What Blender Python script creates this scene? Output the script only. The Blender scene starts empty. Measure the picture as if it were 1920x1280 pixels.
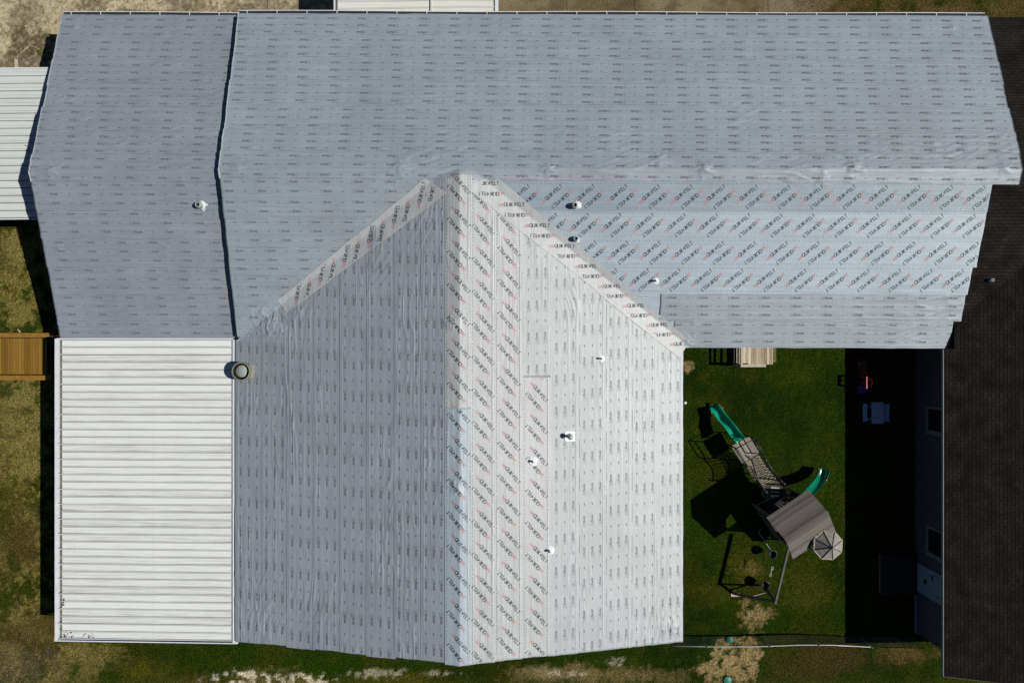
import bpy, bmesh, math, random
import numpy as np
from math import radians, sin, cos, pi
random.seed(7)
rng = np.random.default_rng(11)
scene = bpy.context.scene
COL = scene.collection
# ------------------------------------------------------------------ camera, sky, sun, exposure
H, F = 34.0, 1281.0                      # camera height (m), focal length in photo pixels (1920 wide)
cd = bpy.data.cameras.new('camera'); cam = bpy.data.objects.new('camera', cd); COL.objects.link(cam)
cam.location = (0, 0, H); cam.rotation_euler = (0, 0, 0)
cd.sensor_width = 36; cd.lens = 36*F/1920; cd.clip_end = 3000; cd.clip_start = 0.1
scene.camera = cam
SUN_EL, SUN_AZ = radians(46.7), radians(93)     # azimuth clockwise from +Y
w = bpy.data.worlds.new('World'); scene.world = w; w.use_nodes = True
nt = w.node_tree; nt.nodes.clear()
sky = nt.nodes.new('ShaderNodeTexSky'); sky.sky_type = 'NISHITA'; sky.sun_disc = False
sky.air_density = .6; sky.dust_density = 0; sky.ozone_density = 2; sky.sun_elevation = SUN_EL; sky.sun_rotation = SUN_AZ
bg = nt.nodes.new('ShaderNodeBackground'); bg.inputs[1].default_value = 0.05
wo = nt.nodes.new('ShaderNodeOutputWorld')
nt.links.new(sky.outputs[0], bg.inputs[0]); nt.links.new(bg.outputs[0], wo.inputs[0])
sd = bpy.data.lights.new('sun', 'SUN'); sd.energy = 5.0; sd.angle = radians(0.5); sd.color = (1.0, 0.965, 0.91)
so = bpy.data.objects.new('sun', sd); COL.objects.link(so)
so.rotation_euler = (pi/2-SUN_EL, 0, pi-SUN_AZ)
so.location = (60, 0, 60)
scene.view_settings.view_transform = 'Standard'; scene.view_settings.look = 'None'
scene.view_settings.exposure = -0.13; scene.view_settings.gamma = 1.0
scene.view_settings.use_curve_mapping = False

# ------------------------------------------------------------------ helpers
def W(px, py, z=0.0):
    d = H - z
    return ((px-960)*d/F, -(py-640)*d/F)
def W3(px, py, z=0.0):
    a = W(px, py, z); return (a[0], a[1], z)
def tag(o, label=None, cat=None, group=None, kind=None):
    if label: o['label'] = label
    if cat: o['category'] = cat
    if group: o['group'] = group
    if kind: o['kind'] = kind
    return o
def empty(name, loc=(0, 0, 0), rz=0):
    o = bpy.data.objects.new(name, None); COL.objects.link(o)
    o.location = loc; o.rotation_euler = (0, 0, rz); o.empty_display_size = 0.3
    return o
def link(name, me, mats, parent=None, smooth=False):
    o = bpy.data.objects.new(name, me); COL.objects.link(o)
    for m in (mats if isinstance(mats, (list, tuple)) else [mats]): me.materials.append(m)
    if smooth: me.polygons.foreach_set('use_smooth', [True]*len(me.polygons))
    if parent:
        o.parent = parent
        bpy.context.view_layer.update()
        o.matrix_parent_inverse = parent.matrix_world.inverted()
    return o
def copy_tree(o, parent=None):
    c = o.copy(); COL.objects.link(c); c.parent = parent
    for ch in [k for k in o.children]: copy_tree(ch, c)
    return c

class MB:
    """collects faces, builds ONE mesh object"""
    def __init__(s): s.v = []; s.f = []; s.mi = []; s.sm = []
    def face(s, pts, m=0, sm=False):
        n = len(s.v); s.v += [tuple(p) for p in pts]; s.f.append(tuple(range(n, n+len(pts)))); s.mi.append(m); s.sm.append(sm)
    def box(s, x0, y0, z0, x1, y1, z1, m=0):
        s.prism([(x0, y0), (x1, y0), (x1, y1), (x0, y1)], z0, z1, m)
    def prism(s, poly, z0, z1, m=0):
        n = len(s.v); k = len(poly)
        a = sum(poly[i][0]*poly[(i+1) % k][1]-poly[(i+1) % k][0]*poly[i][1] for i in range(k))
        if a < 0: poly = poly[::-1]
        za = z0 if callable(z0) else (lambda x, y: z0)
        zb = z1 if callable(z1) else (lambda x, y: z1)
        s.v += [(p[0], p[1], za(*p)) for p in poly] + [(p[0], p[1], zb(*p)) for p in poly]
        s.f.append(tuple(range(n+k-1, n-1, -1))); s.f.append(tuple(range(n+k, n+2*k)))
        s.mi += [m, m]; s.sm += [False]*2
        for i in range(k):
            j = (i+1) % k
            s.f.append((n+i, n+j, n+k+j, n+k+i)); s.mi.append(m); s.sm.append(False)
    def bar(s, a, b, w_, h_, m=0, up=(0, 0, 1)):
        a = np.array(a, float); b = np.array(b, float); d = b-a; L = np.linalg.norm(d); d /= L
        u = np.array(up, float)
        if abs(d@u) > .98: u = np.array((1., 0, 0))
        r = np.cross(d, u); r /= np.linalg.norm(r); u = np.cross(r, d)
        n = len(s.v)
        for p in (a, b):
            for q in ((-1, -1), (1, -1), (1, 1), (-1, 1)):
                s.v.append(tuple(p + r*q[0]*w_/2 + u*q[1]*h_/2))
        for f in ((3, 2, 1, 0), (4, 5, 6, 7), (0, 1, 5, 4), (1, 2, 6, 5), (2, 3, 7, 6), (3, 0, 4, 7)):
            s.f.append(tuple(n+i for i in f)); s.mi.append(m); s.sm.append(False)
    def tube(s, pts, r, m=0, n=8, caps=True, sm=True):
        pts = [np.array(p, float) for p in pts]; base = len(s.v)
        rs = r if isinstance(r, (list, tuple)) else [r]*len(pts)
        for i, p in enumerate(pts):
            d = pts[min(i+1, len(pts)-1)]-pts[max(i-1, 0)]; d /= np.linalg.norm(d)
            u = np.array((0, 0, 1.)) if abs(d[2]) < .9 else np.array((1., 0, 0))
            x = np.cross(d, u); x /= np.linalg.norm(x); y = np.cross(x, d)
            for k in range(n):
                a = 2*pi*k/n; s.v.append(tuple(p + rs[i]*(cos(a)*x+sin(a)*y)))
        for i in range(len(pts)-1):
            for k in range(n):
                k2 = (k+1) % n
                s.f.append((base+i*n+k, base+i*n+k2, base+(i+1)*n+k2, base+(i+1)*n+k)); s.mi.append(m); s.sm.append(sm)
        if caps:
            s.f.append(tuple(base+k for k in range(n-1, -1, -1))); s.mi.append(m); s.sm.append(False)
            e = base+(len(pts)-1)*n
            s.f.append(tuple(e+k for k in range(n))); s.mi.append(m); s.sm.append(False)
    def lathe(s, prof, c=(0, 0, 0), n=24, m=0, sm=True, caps=True):
        base = len(s.v)
        for (r, z) in prof:
            for k in range(n):
                a = 2*pi*k/n; s.v.append((c[0]+r*cos(a), c[1]+r*sin(a), c[2]+z))
        for i in range(len(prof)-1):
            for k in range(n):
                k2 = (k+1) % n
                s.f.append((base+i*n+k, base+i*n+k2, base+(i+1)*n+k2, base+(i+1)*n+k)); s.mi.append(m); s.sm.append(sm)
        if not caps: return
        if prof[0][0] > 1e-4: s.f.append(tuple(base+k for k in range(n-1, -1, -1))); s.mi.append(m); s.sm.append(False)
        if prof[-1][0] > 1e-4:
            e = base+(len(prof)-1)*n; s.f.append(tuple(e+k for k in range(n))); s.mi.append(m); s.sm.append(False)
    def build(s, name, mats, parent=None, bevel=0):
        me = bpy.data.meshes.new(name); me.from_pydata(s.v, [], s.f)
        me.polygons.foreach_set('material_index', s.mi); me.polygons.foreach_set('use_smooth', s.sm)
        me.update()
        o = link(name, me, mats, parent)
        if bevel:
            b = o.modifiers.new('bevel', 'BEVEL'); b.width = bevel; b.segments = 2; b.limit_method = 'ANGLE'
        return o

# value noise (numpy)
def vn(x, y, seed=0):
    x = np.asarray(x, float); y = np.asarray(y, float)
    xi = np.floor(x).astype(np.int64); yi = np.floor(y).astype(np.int64)
    fx = x-xi; fy = y-yi; fx = fx*fx*(3-2*fx); fy = fy*fy*(3-2*fy)
    def h(a, b):
        n = (a*374761393 + b*668265263 + seed*974634777) & 0xffffffff
        n = ((n ^ (n >> 13))*1274126177) & 0xffffffff
        n = ((n ^ (n >> 16))*2246822519) & 0xffffffff
        return ((n ^ (n >> 15)) & 0xffff)/65535.0
    return (h(xi, yi)*(1-fx)+h(xi+1, yi)*fx)*(1-fy)+(h(xi, yi+1)*(1-fx)+h(xi+1, yi+1)*fx)*fy
def fbm(x, y, seed=0, o=4):
    t = 0; a = .5; s = 0
    for i in range(o):
        t = t+a*vn(x*2**i, y*2**i, seed+i*17); s += a; a *= .5
    return t/s

# ------------------------------------------------------------------ materials
def mat(name, c, rough=.6, metal=0, amt=.15, scale=3, bump=0, bscale=40, spec=.5, stretch=(1, 1, 1), rot=0, detail=4, c2=None):
    m = bpy.data.materials.new(name); m.use_nodes = True; t = m.node_tree; N = t.nodes; L = t.links
    b = N['Principled BSDF']; b.inputs['Roughness'].default_value = rough; b.inputs['Metallic'].default_value = metal
    b.inputs['Specular IOR Level'].default_value = spec
    tc = N.new('ShaderNodeTexCoord'); mp = N.new('ShaderNodeMapping'); L.new(tc.outputs['Object'], mp.inputs[0])
    mp.inputs['Scale'].default_value = stretch; mp.inputs['Rotation'].default_value = (0, 0, rot)
    no = N.new('ShaderNodeTexNoise'); no.inputs['Scale'].default_value = scale; no.inputs['Detail'].default_value = detail
    L.new(mp.outputs[0], no.inputs['Vector'])
    cr = N.new('ShaderNodeValToRGB'); L.new(no.outputs[0], cr.inputs[0])
    lo = [x*(1-amt) for x in c]; hi = [min(1, x*(1+amt)) for x in c]
    if c2: lo, hi = c, c2
    cr.color_ramp.elements[0].position = .3; cr.color_ramp.elements[1].position = .7
    cr.color_ramp.elements[0].color = (*lo, 1); cr.color_ramp.elements[1].color = (*hi, 1)
    L.new(cr.outputs[0], b.inputs['Base Color'])
    if bump:
        n2 = N.new('ShaderNodeTexNoise'); n2.inputs['Scale'].default_value = bscale; n2.inputs['Detail'].default_value = 3
        L.new(mp.outputs[0], n2.inputs['Vector'])
        bp = N.new('ShaderNodeBump'); bp.inputs['Strength'].default_value = 1; bp.inputs['Distance'].default_value = bump
        L.new(n2.outputs[0], bp.inputs['Height']); L.new(bp.outputs[0], b.inputs['Normal'])
    return m
def attr_mat(name, rough=.9, bump=.02, bscale=12, fine=60, famt=.35):
    m = bpy.data.materials.new(name); m.use_nodes = True; t = m.node_tree; N = t.nodes; L = t.links
    b = N['Principled BSDF']; b.inputs['Roughness'].default_value = rough; b.inputs['Specular IOR Level'].default_value = .03
    a = N.new('ShaderNodeAttribute'); a.attribute_name = 'tint'
    tc = N.new('ShaderNodeTexCoord')
    no = N.new('ShaderNodeTexNoise'); no.inputs['Scale'].default_value = fine; no.inputs['Detail'].default_value = 3
    L.new(tc.outputs['Object'], no.inputs['Vector'])
    mr = N.new('ShaderNodeMapRange'); mr.inputs[1].default_value = .3; mr.inputs[2].default_value = .7
    mr.inputs[3].default_value = 1-famt; mr.inputs[4].default_value = 1+famt; L.new(no.outputs[0], mr.inputs[0])
    vm = N.new('ShaderNodeVectorMath'); vm.operation = 'SCALE'; L.new(a.outputs['Color'], vm.inputs[0]); L.new(mr.outputs[0], vm.inputs['Scale'])
    L.new(vm.outputs[0], b.inputs['Base Color'])
    n2 = N.new('ShaderNodeTexNoise'); n2.inputs['Scale'].default_value = bscale; n2.inputs['Detail'].default_value = 5
    L.new(tc.outputs['Object'], n2.inputs['Vector'])
    bp = N.new('ShaderNodeBump'); bp.inputs['Distance'].default_value = bump; L.new(n2.outputs[0], bp.inputs['Height'])
    L.new(bp.outputs[0], b.inputs['Normal'])
    return m
def felt_mat(name, c, rough, spec, st=0):
    """woven felt: faint square weave, cloudy tone, small creases in the normal"""
    m = bpy.data.materials.new(name); m.use_nodes = True; t = m.node_tree; N = t.nodes; L = t.links
    b = N['Principled BSDF']; b.inputs['Roughness'].default_value = rough; b.inputs['Specular IOR Level'].default_value = spec
    tc = N.new('ShaderNodeTexCoord')
    no = N.new('ShaderNodeTexNoise'); no.inputs['Scale'].default_value = .35; no.inputs['Detail'].default_value = 6; no.inputs['Roughness'].default_value = .65
    L.new(tc.outputs['Object'], no.inputs['Vector'])
    br = N.new('ShaderNodeTexBrick'); br.offset = 0; br.inputs['Scale'].default_value = 1
    br.inputs['Brick Width'].default_value = .105; br.inputs['Row Height'].default_value = .105; br.inputs['Mortar Size'].default_value = .011
    br.inputs['Color1'].default_value = (1, 1, 1, 1); br.inputs['Color2'].default_value = (.975, .975, .975, 1); br.inputs['Mortar'].default_value = (.87, .87, .88, 1)
    L.new(tc.outputs['Object'], br.inputs['Vector'])
    mr = N.new('ShaderNodeMapRange'); mr.inputs[1].default_value = .3; mr.inputs[2].default_value = .7; mr.inputs[3].default_value = .9; mr.inputs[4].default_value = 1.1
    L.new(no.outputs[0], mr.inputs[0])
    s1 = N.new('ShaderNodeVectorMath'); s1.operation = 'SCALE'; s1.inputs[0].default_value = c; L.new(mr.outputs[0], s1.inputs['Scale'])
    s2 = N.new('ShaderNodeVectorMath'); s2.operation = 'MULTIPLY'; L.new(s1.outputs[0], s2.inputs[0]); L.new(br.outputs[0], s2.inputs[1])
    n3 = N.new('ShaderNodeTexNoise'); n3.inputs['Scale'].default_value = 1; n3.inputs['Detail'].default_value = 3
    mp = N.new('ShaderNodeMapping'); mp.inputs['Scale'].default_value = (.5, 11, 1) if st == 0 else (11, .5, 1)
    L.new(tc.outputs['Object'], mp.inputs[0]); L.new(mp.outputs[0], n3.inputs['Vector'])
    mr3 = N.new('ShaderNodeMapRange'); mr3.inputs[1].default_value = .3; mr3.inputs[2].default_value = .7; mr3.inputs[3].default_value = .91; mr3.inputs[4].default_value = 1.09
    L.new(n3.outputs[0], mr3.inputs[0])
    s3 = N.new('ShaderNodeVectorMath'); s3.operation = 'SCALE'; L.new(s2.outputs[0], s3.inputs[0]); L.new(mr3.outputs[0], s3.inputs['Scale'])
    L.new(s3.outputs[0], b.inputs['Base Color'])
    n2 = N.new('ShaderNodeTexNoise'); n2.inputs['Scale'].default_value = 5; n2.inputs['Detail'].default_value = 5
    L.new(tc.outputs['Object'], n2.inputs['Vector'])
    bp = N.new('ShaderNodeBump'); bp.inputs['Distance'].default_value = .006; L.new(n2.outputs[0], bp.inputs['Height']); L.new(bp.outputs[0], b.inputs['Normal'])
    return m
def plank_mat(name, ang, width, cols, gap=.06, rough=.8):
    """boards running along direction ang (radians) in object space, each board its own tone"""
    m = bpy.data.materials.new(name); m.use_nodes = True; t = m.node_tree; N = t.nodes; L = t.links
    b = N['Principled BSDF']; b.inputs['Roughness'].default_value = rough; b.inputs['Specular IOR Level'].default_value = .25
    tc = N.new('ShaderNodeTexCoord'); mp = N.new('ShaderNodeMapping'); mp.inputs['Rotation'].default_value = (0, 0, -ang)
    L.new(tc.outputs['Object'], mp.inputs[0])
    sp = N.new('ShaderNodeSeparateXYZ'); L.new(mp.outputs[0], sp.inputs[0])
    dv = N.new('ShaderNodeMath'); dv.operation = 'DIVIDE'; dv.inputs[1].default_value = width; L.new(sp.outputs[1], dv.inputs[0])
    fl = N.new('ShaderNodeMath'); fl.operation = 'FLOOR'; L.new(dv.outputs[0], fl.inputs[0])
    fr = N.new('ShaderNodeMath'); fr.operation = 'FRACT'; L.new(dv.outputs[0], fr.inputs[0])
    wn = N.new('ShaderNodeTexWhiteNoise'); wn.noise_dimensions = '1D'; L.new(fl.outputs[0], wn.inputs['W'])
    m2 = N.new('ShaderNodeMapping'); m2.inputs['Scale'].default_value = (1.2, 22, 1); L.new(mp.outputs[0], m2.inputs[0])
    no = N.new('ShaderNodeTexNoise'); no.inputs['Scale'].default_value = 1.5; no.inputs['Detail'].default_value = 5; L.new(m2.outputs[0], no.inputs['Vector'])
    ad = N.new('ShaderNodeMath'); ad.operation = 'ADD'; L.new(wn.outputs[0], ad.inputs[0]); L.new(no.outputs[0], ad.inputs[1])
    hf = N.new('ShaderNodeMath'); hf.operation = 'MULTIPLY'; hf.inputs[1].default_value = .5; L.new(ad.outputs[0], hf.inputs[0])
    cr = N.new('ShaderNodeValToRGB'); L.new(hf.outputs[0], cr.inputs[0])
    cr.color_ramp.elements[0].position = .2; cr.color_ramp.elements[1].position = .8
    cr.color_ramp.elements[0].color = (*cols[0], 1); cr.color_ramp.elements[1].color = (*cols[1], 1)
    gp = N.new('ShaderNodeMath'); gp.operation = 'GREATER_THAN'; gp.inputs[1].default_value = gap; L.new(fr.outputs[0], gp.inputs[0])
    mr = N.new('ShaderNodeMapRange'); mr.inputs[3].default_value = .25; mr.inputs[4].default_value = 1; L.new(gp.outputs[0], mr.inputs[0])
    vm = N.new('ShaderNodeVectorMath'); vm.operation = 'SCALE'; L.new(cr.outputs[0], vm.inputs[0]); L.new(mr.outputs[0], vm.inputs['Scale'])
    L.new(vm.outputs[0], b.inputs['Base Color'])
    bp = N.new('ShaderNodeBump'); bp.inputs['Distance'].default_value = .01; L.new(cr.outputs[0], bp.inputs['Height']); L.new(bp.outputs[0], b.inputs['Normal'])
    return m

FR = .56
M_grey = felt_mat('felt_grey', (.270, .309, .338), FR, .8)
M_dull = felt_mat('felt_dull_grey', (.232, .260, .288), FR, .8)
M_shade_g = felt_mat('felt_grey_shaded_gable', (.262, .293, .318), FR, .8, 1)  # grey felt darkened for the gable slope turned from the sun
M_sunlit_g = felt_mat('felt_grey_sunlit_gable', (.362, .386, .392), FR, 1.0, 1)  # grey felt lightened for the gable slope facing the sun
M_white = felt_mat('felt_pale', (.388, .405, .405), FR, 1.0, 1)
M_blue = felt_mat('felt_pale_blue', (.35, .425, .465), FR, .7)
M_blue_r = felt_mat('felt_pale_blue_ridge', (.355, .41, .445), FR, .9, 1)
M_blue2 = felt_mat('felt_dull_blue', (.26, .32, .355), FR, .6)
M_ink = mat('black_ink', (.025, .03, .04), .6, amt=.1)
M_ink2 = mat('grey_ink', (.10, .108, .125), .6, amt=.1)
M_red = mat('red_ink', (.42, .235, .24), .6, amt=.1)
M_lite = mat('faded_ink', (.185, .205, .23), .6, amt=.1)
M_wmetal = mat('white_enamel_metal', (.62, .64, .65), .35, amt=.05, scale=2)
M_white_trim = mat('white_trim', (.62, .64, .66), .5, amt=.08, scale=5)
M_wall = mat('grey_siding', (.075, .075, .08), .8, amt=.1, scale=2, bump=.01)
M_deck = mat('roof_decking', (.12, .09, .06), .9, amt=.3, scale=5)
M_frame = mat('shaded_window_frame', (.20, .22, .24), .6)  # white trim dimmed in colour for the shade on the wing wall
M_dark = mat('dark_gap', (.012, .012, .014), .9, amt=.2)
M_glass = mat('window_glass', (.01, .012, .015), .08, amt=.1)
M_galv = mat('galvanised_metal', (.34, .37, .36), .45, metal=.3, amt=.15, scale=8)
M_tan = mat('tan_vent_metal', (.24, .235, .18), .6, amt=.2, scale=6)
M_foil = mat('white_flashing', (.66, .69, .70), .4, amt=.12, scale=20, bump=.01, bscale=30)
M_wood = mat('weathered_wood', (.17, .145, .115), .85, amt=.3, scale=6, stretch=(1, 1, 1), bump=.004)
M_pale_wood = mat('bleached_wood', (.42, .38, .29), .85, amt=.25, scale=8, bump=.004)
M_green = mat('green_plastic', (.004, .31, .19), .28, amt=.06, scale=2)
M_dgreen = mat('dark_green_plastic', (.003, .055, .04), .35, amt=.1, scale=2)
M_black = mat('black_metal', (.012, .012, .013), .5, amt=.2)
M_rope = mat('pale_rope', (.5, .5, .42), .8, amt=.1)

# ------------------------------------------------------------------ ground colour field (real patches of turf, straw and sand)
def blob(x, y, px, py, rx, ry, seed=0, soft=.35, z=0):
    cx, cy = W(px, py, z); k = (H-z)/F
    d = np.sqrt(((x-cx)/(rx*k))**2+((y-cy)/(ry*k))**2)
    n = fbm(x*1.3, y*1.3, seed, 5)-.5
    n2 = fbm(x*6, y*6, seed+50, 3)-.5
    return np.clip((1+n*1.1+n2*.8-d)/soft, 0, 1)
def mixc(c, col, m):
    m = m[..., None]; return c*(1-m)+np.array(col)*m
G_GREEN = (.0155, .0305, .0022); G_DGREEN = (.0095, .0205, .0018); G_OLIVE = (.058, .056, .005); G_STRAW = (.165, .135, .040)
G_BROWN = (.062, .048, .014); G_SAND = (.27, .195, .085); G_PALE = (.55, .49, .36)
def ground_col(x, y):
    n1 = fbm(x*.35, y*.35, 1, 4); n2 = fbm(x*1.7, y*1.7, 2, 4); n3 = vn(x*9, y*9, 5); n4 = vn(x*17, y*17, 8)
    c = np.zeros(x.shape+(3,))+np.array(G_GREEN)
    c = mixc(c, G_DGREEN, np.clip((n1-.45)*4, 0, 1))
    c = mixc(c, G_OLIVE, np.clip((n2-.6)*5, 0, 1)*.25)
    c = mixc(c, (.030, .032, .003), np.clip((fbm(x*.6, y*.6, 3, 4)-.5)*5, 0, 1)*.6)
    lf = np.clip((W(200, 0)[0]-x)/3, 0, 1)                     # the lawn left of the house is drier
    c = mixc(c, G_OLIVE, lf*np.clip(.55+(n2-.5)*3, 0, 1))
    c = mixc(c, G_STRAW, lf*np.clip((n2+n3*.35-.58)*5, 0, 1)*.8)
    L = [(40, 700+120, 60, 150, G_STRAW, .62, 3), (20, 930, 60, 60, G_OLIVE, .7, 43), (1345, 775, 22, 20, G_BROWN, .55, 44), (1440, 1040, 14, 12, G_BROWN, .6, 45), (1430, 1098, 14, 12, G_BROWN, .6, 46), (1500, 700, 60, 25, G_OLIVE, .25, 47), (30, 1010, 80, 90, G_BROWN, .85, 4), (70, 1190, 120, 70, G_BROWN, .85, 5),
         (40, 1250, 90, 50, (.10, .08, .045), .7, 6), (170, 1235, 70, 40, G_STRAW, .62, 7), (270, 1260, 60, 40, G_OLIVE, .8, 8),
         (25, 470, 50, 50, G_STRAW, .6, 9), (68, 560, 12, 50, G_STRAW, .7, 10),
         (520, 1300, 170, 45, G_STRAW, .75, 11), (360, 1290, 90, 30, G_BROWN, .6, 12),
         (1120, 1265, 170, 26, (.17, .125, .055), .75, 13), (1010, 1262, 60, 18, (.22, .17, .08), .5, 14), (750, 1275, 120, 22, G_OLIVE, .8, 24),
         (1405, 1065, 45, 32, G_OLIVE, .6, 15), (1520, 1100, 75, 60, G_OLIVE, .45, 16), (1330, 1110, 50, 40, G_OLIVE, .4, 17),
         (1540, 1240, 150, 50, (.045, .033, .010), .8, 18), (1710, 1225, 70, 25, (.12, .075, .03), .6, 19), (1340, 820, 30, 60, G_GREEN, .5, 20)]
    for (px, py, rx, ry, col, a, sd_) in L: c = mixc(c, col, blob(x, y, px, py, rx, ry, sd_, .7)*a)
    sand = [(1412, 1158, 28, 40, .42, 21), (1378, 1222, 56, 30, .28, 22), (1360, 1268, 66, 34, .3, 23), (1293, 688, 15, 13, .25, 26), (1340, 765, 14, 8, .12, 27),
            (1432, 1150, 30, 12, .3, 28), (1405, 1065, 34, 16, .6, 41)]
    for (px, py, rx, ry, s_, sd_) in sand:
        m = blob(x, y, px, py, rx, ry, sd_, s_)
        m = np.clip((m*.9+(fbm(x*3.1, y*3.1, 93, 5)-.5)*2.6+(n4-.5)*.9-.32)*1.7, 0, 1)*np.clip(m*4, 0, 1)
        c = mixc(c, G_SAND, m*{41: .22, 21: .5, 28: .45, 26: .7}.get(sd_, .8))
    for (px, py, rx, ry, a, sd_) in [(455, 1272, 85, 16, 1, 31), (580, 1274, 60, 14, 1, 32), (700, 1262, 70, 12, .35, 33), (830, 1262, 50, 9, .3, 34), (1160, 1240, 26, 9, .4, 35), (1060, 1262, 60, 10, .35, 36)]:
        m = blob(x, y, px, py, rx, ry, sd_, .5)*np.clip((fbm(x*4.3, y*4.3, 94, 5)-.47)*9+(n4-.5)*1.5, 0, 1)
        c = mixc(c, G_PALE, m*a)
    top = np.clip((y-W(0, 60)[1])/1.0, 0, 1)
    c = mixc(c, (.085, .06, .022), top*np.clip(.5+(n2-.4)*3, 0, 1))
    c = c*(0.8+.4*n3)[..., None]
    c = mixc(c, (.04, .045, .008), np.clip(np.maximum((np.abs(y)-16.6)/1.3, (np.abs(x)-24.8)/1.6), 0, 1))
    return c
def sheet(name, xs, ys, z, colf, m, kind='structure', keep=None):
    X, Y = np.meshgrid(xs, ys); nx, ny = len(xs), len(ys)
    V = np.stack([X, Y, np.zeros_like(X)+z], -1).reshape(-1, 3)
    i = np.arange(nx*ny).reshape(ny, nx)
    Q = np.stack([i[:-1, :-1], i[:-1, 1:], i[1:, 1:], i[1:, :-1]], -1).reshape(-1, 4)
    if keep is not None:
        cx = V[Q].mean(1); Q = Q[keep(cx[:, 0], cx[:, 1])]
    me = bpy.data.meshes.new(name); me.from_pydata(V.tolist(), [], Q.tolist())
    C = colf(V[:, 0], V[:, 1]); C4 = np.concatenate([C, np.ones((len(C), 1))], 1)
    a = me.color_attributes.new('tint', 'FLOAT_COLOR', 'POINT'); a.data.foreach_set('color', C4.astype(np.float32).ravel())
    o = link(name, me, m); tag(o, kind=kind); return o
M_ground = attr_mat('turf_and_soil', .95, .06, 9, 13, .75)
far = [-900, -300, -100, -50, -35]
xs = np.array(far+list(np.arange(-26.5, 26.6, .085))+[-v for v in far[::-1]])
ys = np.array(far+list(np.arange(-18, 18.1, .085))+[-v for v in far[::-1]])
sheet('ground', xs, ys, 0, ground_col, M_ground)
# grass tufts over the visible lawn
def tufts():
    n = 240000
    zones = [(-26, -20, -18, 6, .25), (-21, 21, -18, -13.4, .28), (7.5, 21, -15, 0.3, .42), (14, 26, 15, 18, .05)]
    P = []
    for (x0, x1, y0, y1, fr) in zones:
        k = int(n*fr); P.append(np.stack([rng.uniform(x0, x1, k), rng.uniform(y0, y1, k)], 1))
    P = np.concatenate(P); C = ground_col(P[:, 0], P[:, 1])
    lum = C.sum(1); keep = (lum < .30); P = P[keep]; C = C[keep]
    k = len(P); V = []; 
    a = rng.uniform(0, 2*pi, k); hh = rng.uniform(.02, .055, k); wd = rng.uniform(.008, .02, k); ln = rng.uniform(.02, .07, k)
    dx, dy = np.cos(a), np.sin(a)
    v0 = np.stack([P[:, 0]-dy*wd, P[:, 1]+dx*wd, np.zeros(k)-.002], 1); v1 = np.stack([P[:, 0]+dy*wd, P[:, 1]-dx*wd, np.zeros(k)-.002], 1)
    v2 = np.stack([P[:, 0]+dx*ln, P[:, 1]+dy*ln, hh], 1)
    V = np.stack([v0, v1, v2], 1).reshape(-1, 3); Fc = np.arange(3*k).reshape(-1, 3)
    me = bpy.data.meshes.new('grass'); me.from_pydata(V.tolist(), [], Fc.tolist())
    C = np.clip(C*rng.uniform(.6, 2.6, (k, 1)), 0, 1); C4 = np.repeat(np.concatenate([C, np.ones((k, 1))], 1), 3, 0)
    at = me.color_attributes.new('tint', 'FLOAT_COLOR', 'POINT'); at.data.foreach_set('color', C4.astype(np.float32).ravel())
    o = link('grass', me, attr_mat('grass_blades', .8, 0.001, 5, 5, .1)); tag(o, 'short patchy lawn grass around the building', 'grass', kind='stuff')
tufts()
# concrete behind the house
def conc_left(x, y):
    n1 = fbm(x*.5, y*.5, 61, 5); n2 = fbm(x*2.2, y*2.2, 62, 5); n3 = vn(x*10, y*10, 63)
    c = np.zeros(x.shape+(3,))+np.array((.40, .335, .215))
    c = mixc(c, (.50, .42, .28), np.clip((n1-.45)*4, 0, 1))
    for (px, py, rx, ry, a, s_) in [(62, 92, 54, 50, 1, 64), (50, 30, 40, 34, .6, 65), (20, 118, 22, 20, .8, 73), (170, 12, 40, 18, .8, 66), (360, 10, 45, 22, .75, 67), (500, 20, 90, 25, .7, 68), (290, 30, 60, 10, .8, 69), (240, 24, 40, 8, .8, 70)]:
        c = mixc(c, (.105, .084, .042), blob(x, y, px, py, rx, ry, s_, .35)*a*np.clip(.9+(n2-.4)*2.6, 0, 1))
    c = mixc(c, (.25, .23, .18), np.clip((n2-.55)*5, 0, 1)*.6*(n3*.6+.4))
    c = mixc(c, (.06, .07, .01), blob(x, y, 82, 98, 12, 12, 71, .5)*.8); c = mixc(c, (.06, .08, .01), blob(x, y, 288, 24, 9, 6, 72, .5)*.8)
    n5 = fbm(x*7, y*7, 74, 4)
    c = mixc(c, (.10, .085, .055), np.clip((n5-.56)*7, 0, 1)*.55)
    c = mixc(c, (.50, .44, .32), np.clip((.40-n5)*8, 0, 1)*.35)
    return c*(.75+.5*n3)[..., None]
def conc_right(x, y):
    n1 = fbm(x*.4, y*.4, 81, 5); n2 = fbm(x*2, y*2, 82, 4); n3 = vn(x*11, y*11, 83)
    c = np.zeros(x.shape+(3,))+np.array((.125, .098, .052))
    c = mixc(c, (.19, .155, .095), np.clip((n1-.5)*5, 0, 1)); c = mixc(c, (.07, .055, .028), np.clip((n2-.55)*5, 0, 1)*.6)
    c = mixc(c, (.22, .185, .12), blob(x, y, 1470, 10, 60, 30, 84, .6)*.5)
    return c*(.88+.24*n3)[..., None]
M_conc = attr_mat('stained_concrete', .9, .015, 15, 14, .3)
x0 = W(-60, 0)[0]; xm = W(640, 0)[0]; x1 = W(1552, 0)[0]
def keepL(x, y): return (y > W(0, 134)[1]+ .15*(fbm(x, y*0, 90)-.5))
sheet('driveway', np.arange(x0, xm, .06), np.arange(11.5, 18, .06), .004, conc_left, M_conc, keep=keepL)
def keepR(x, y): return (x < W(1508, 0)[0] + np.clip((y-15.8)*1.55, 0, 9)+.25*(fbm(x*0, y*2, 91)-.5))
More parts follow.
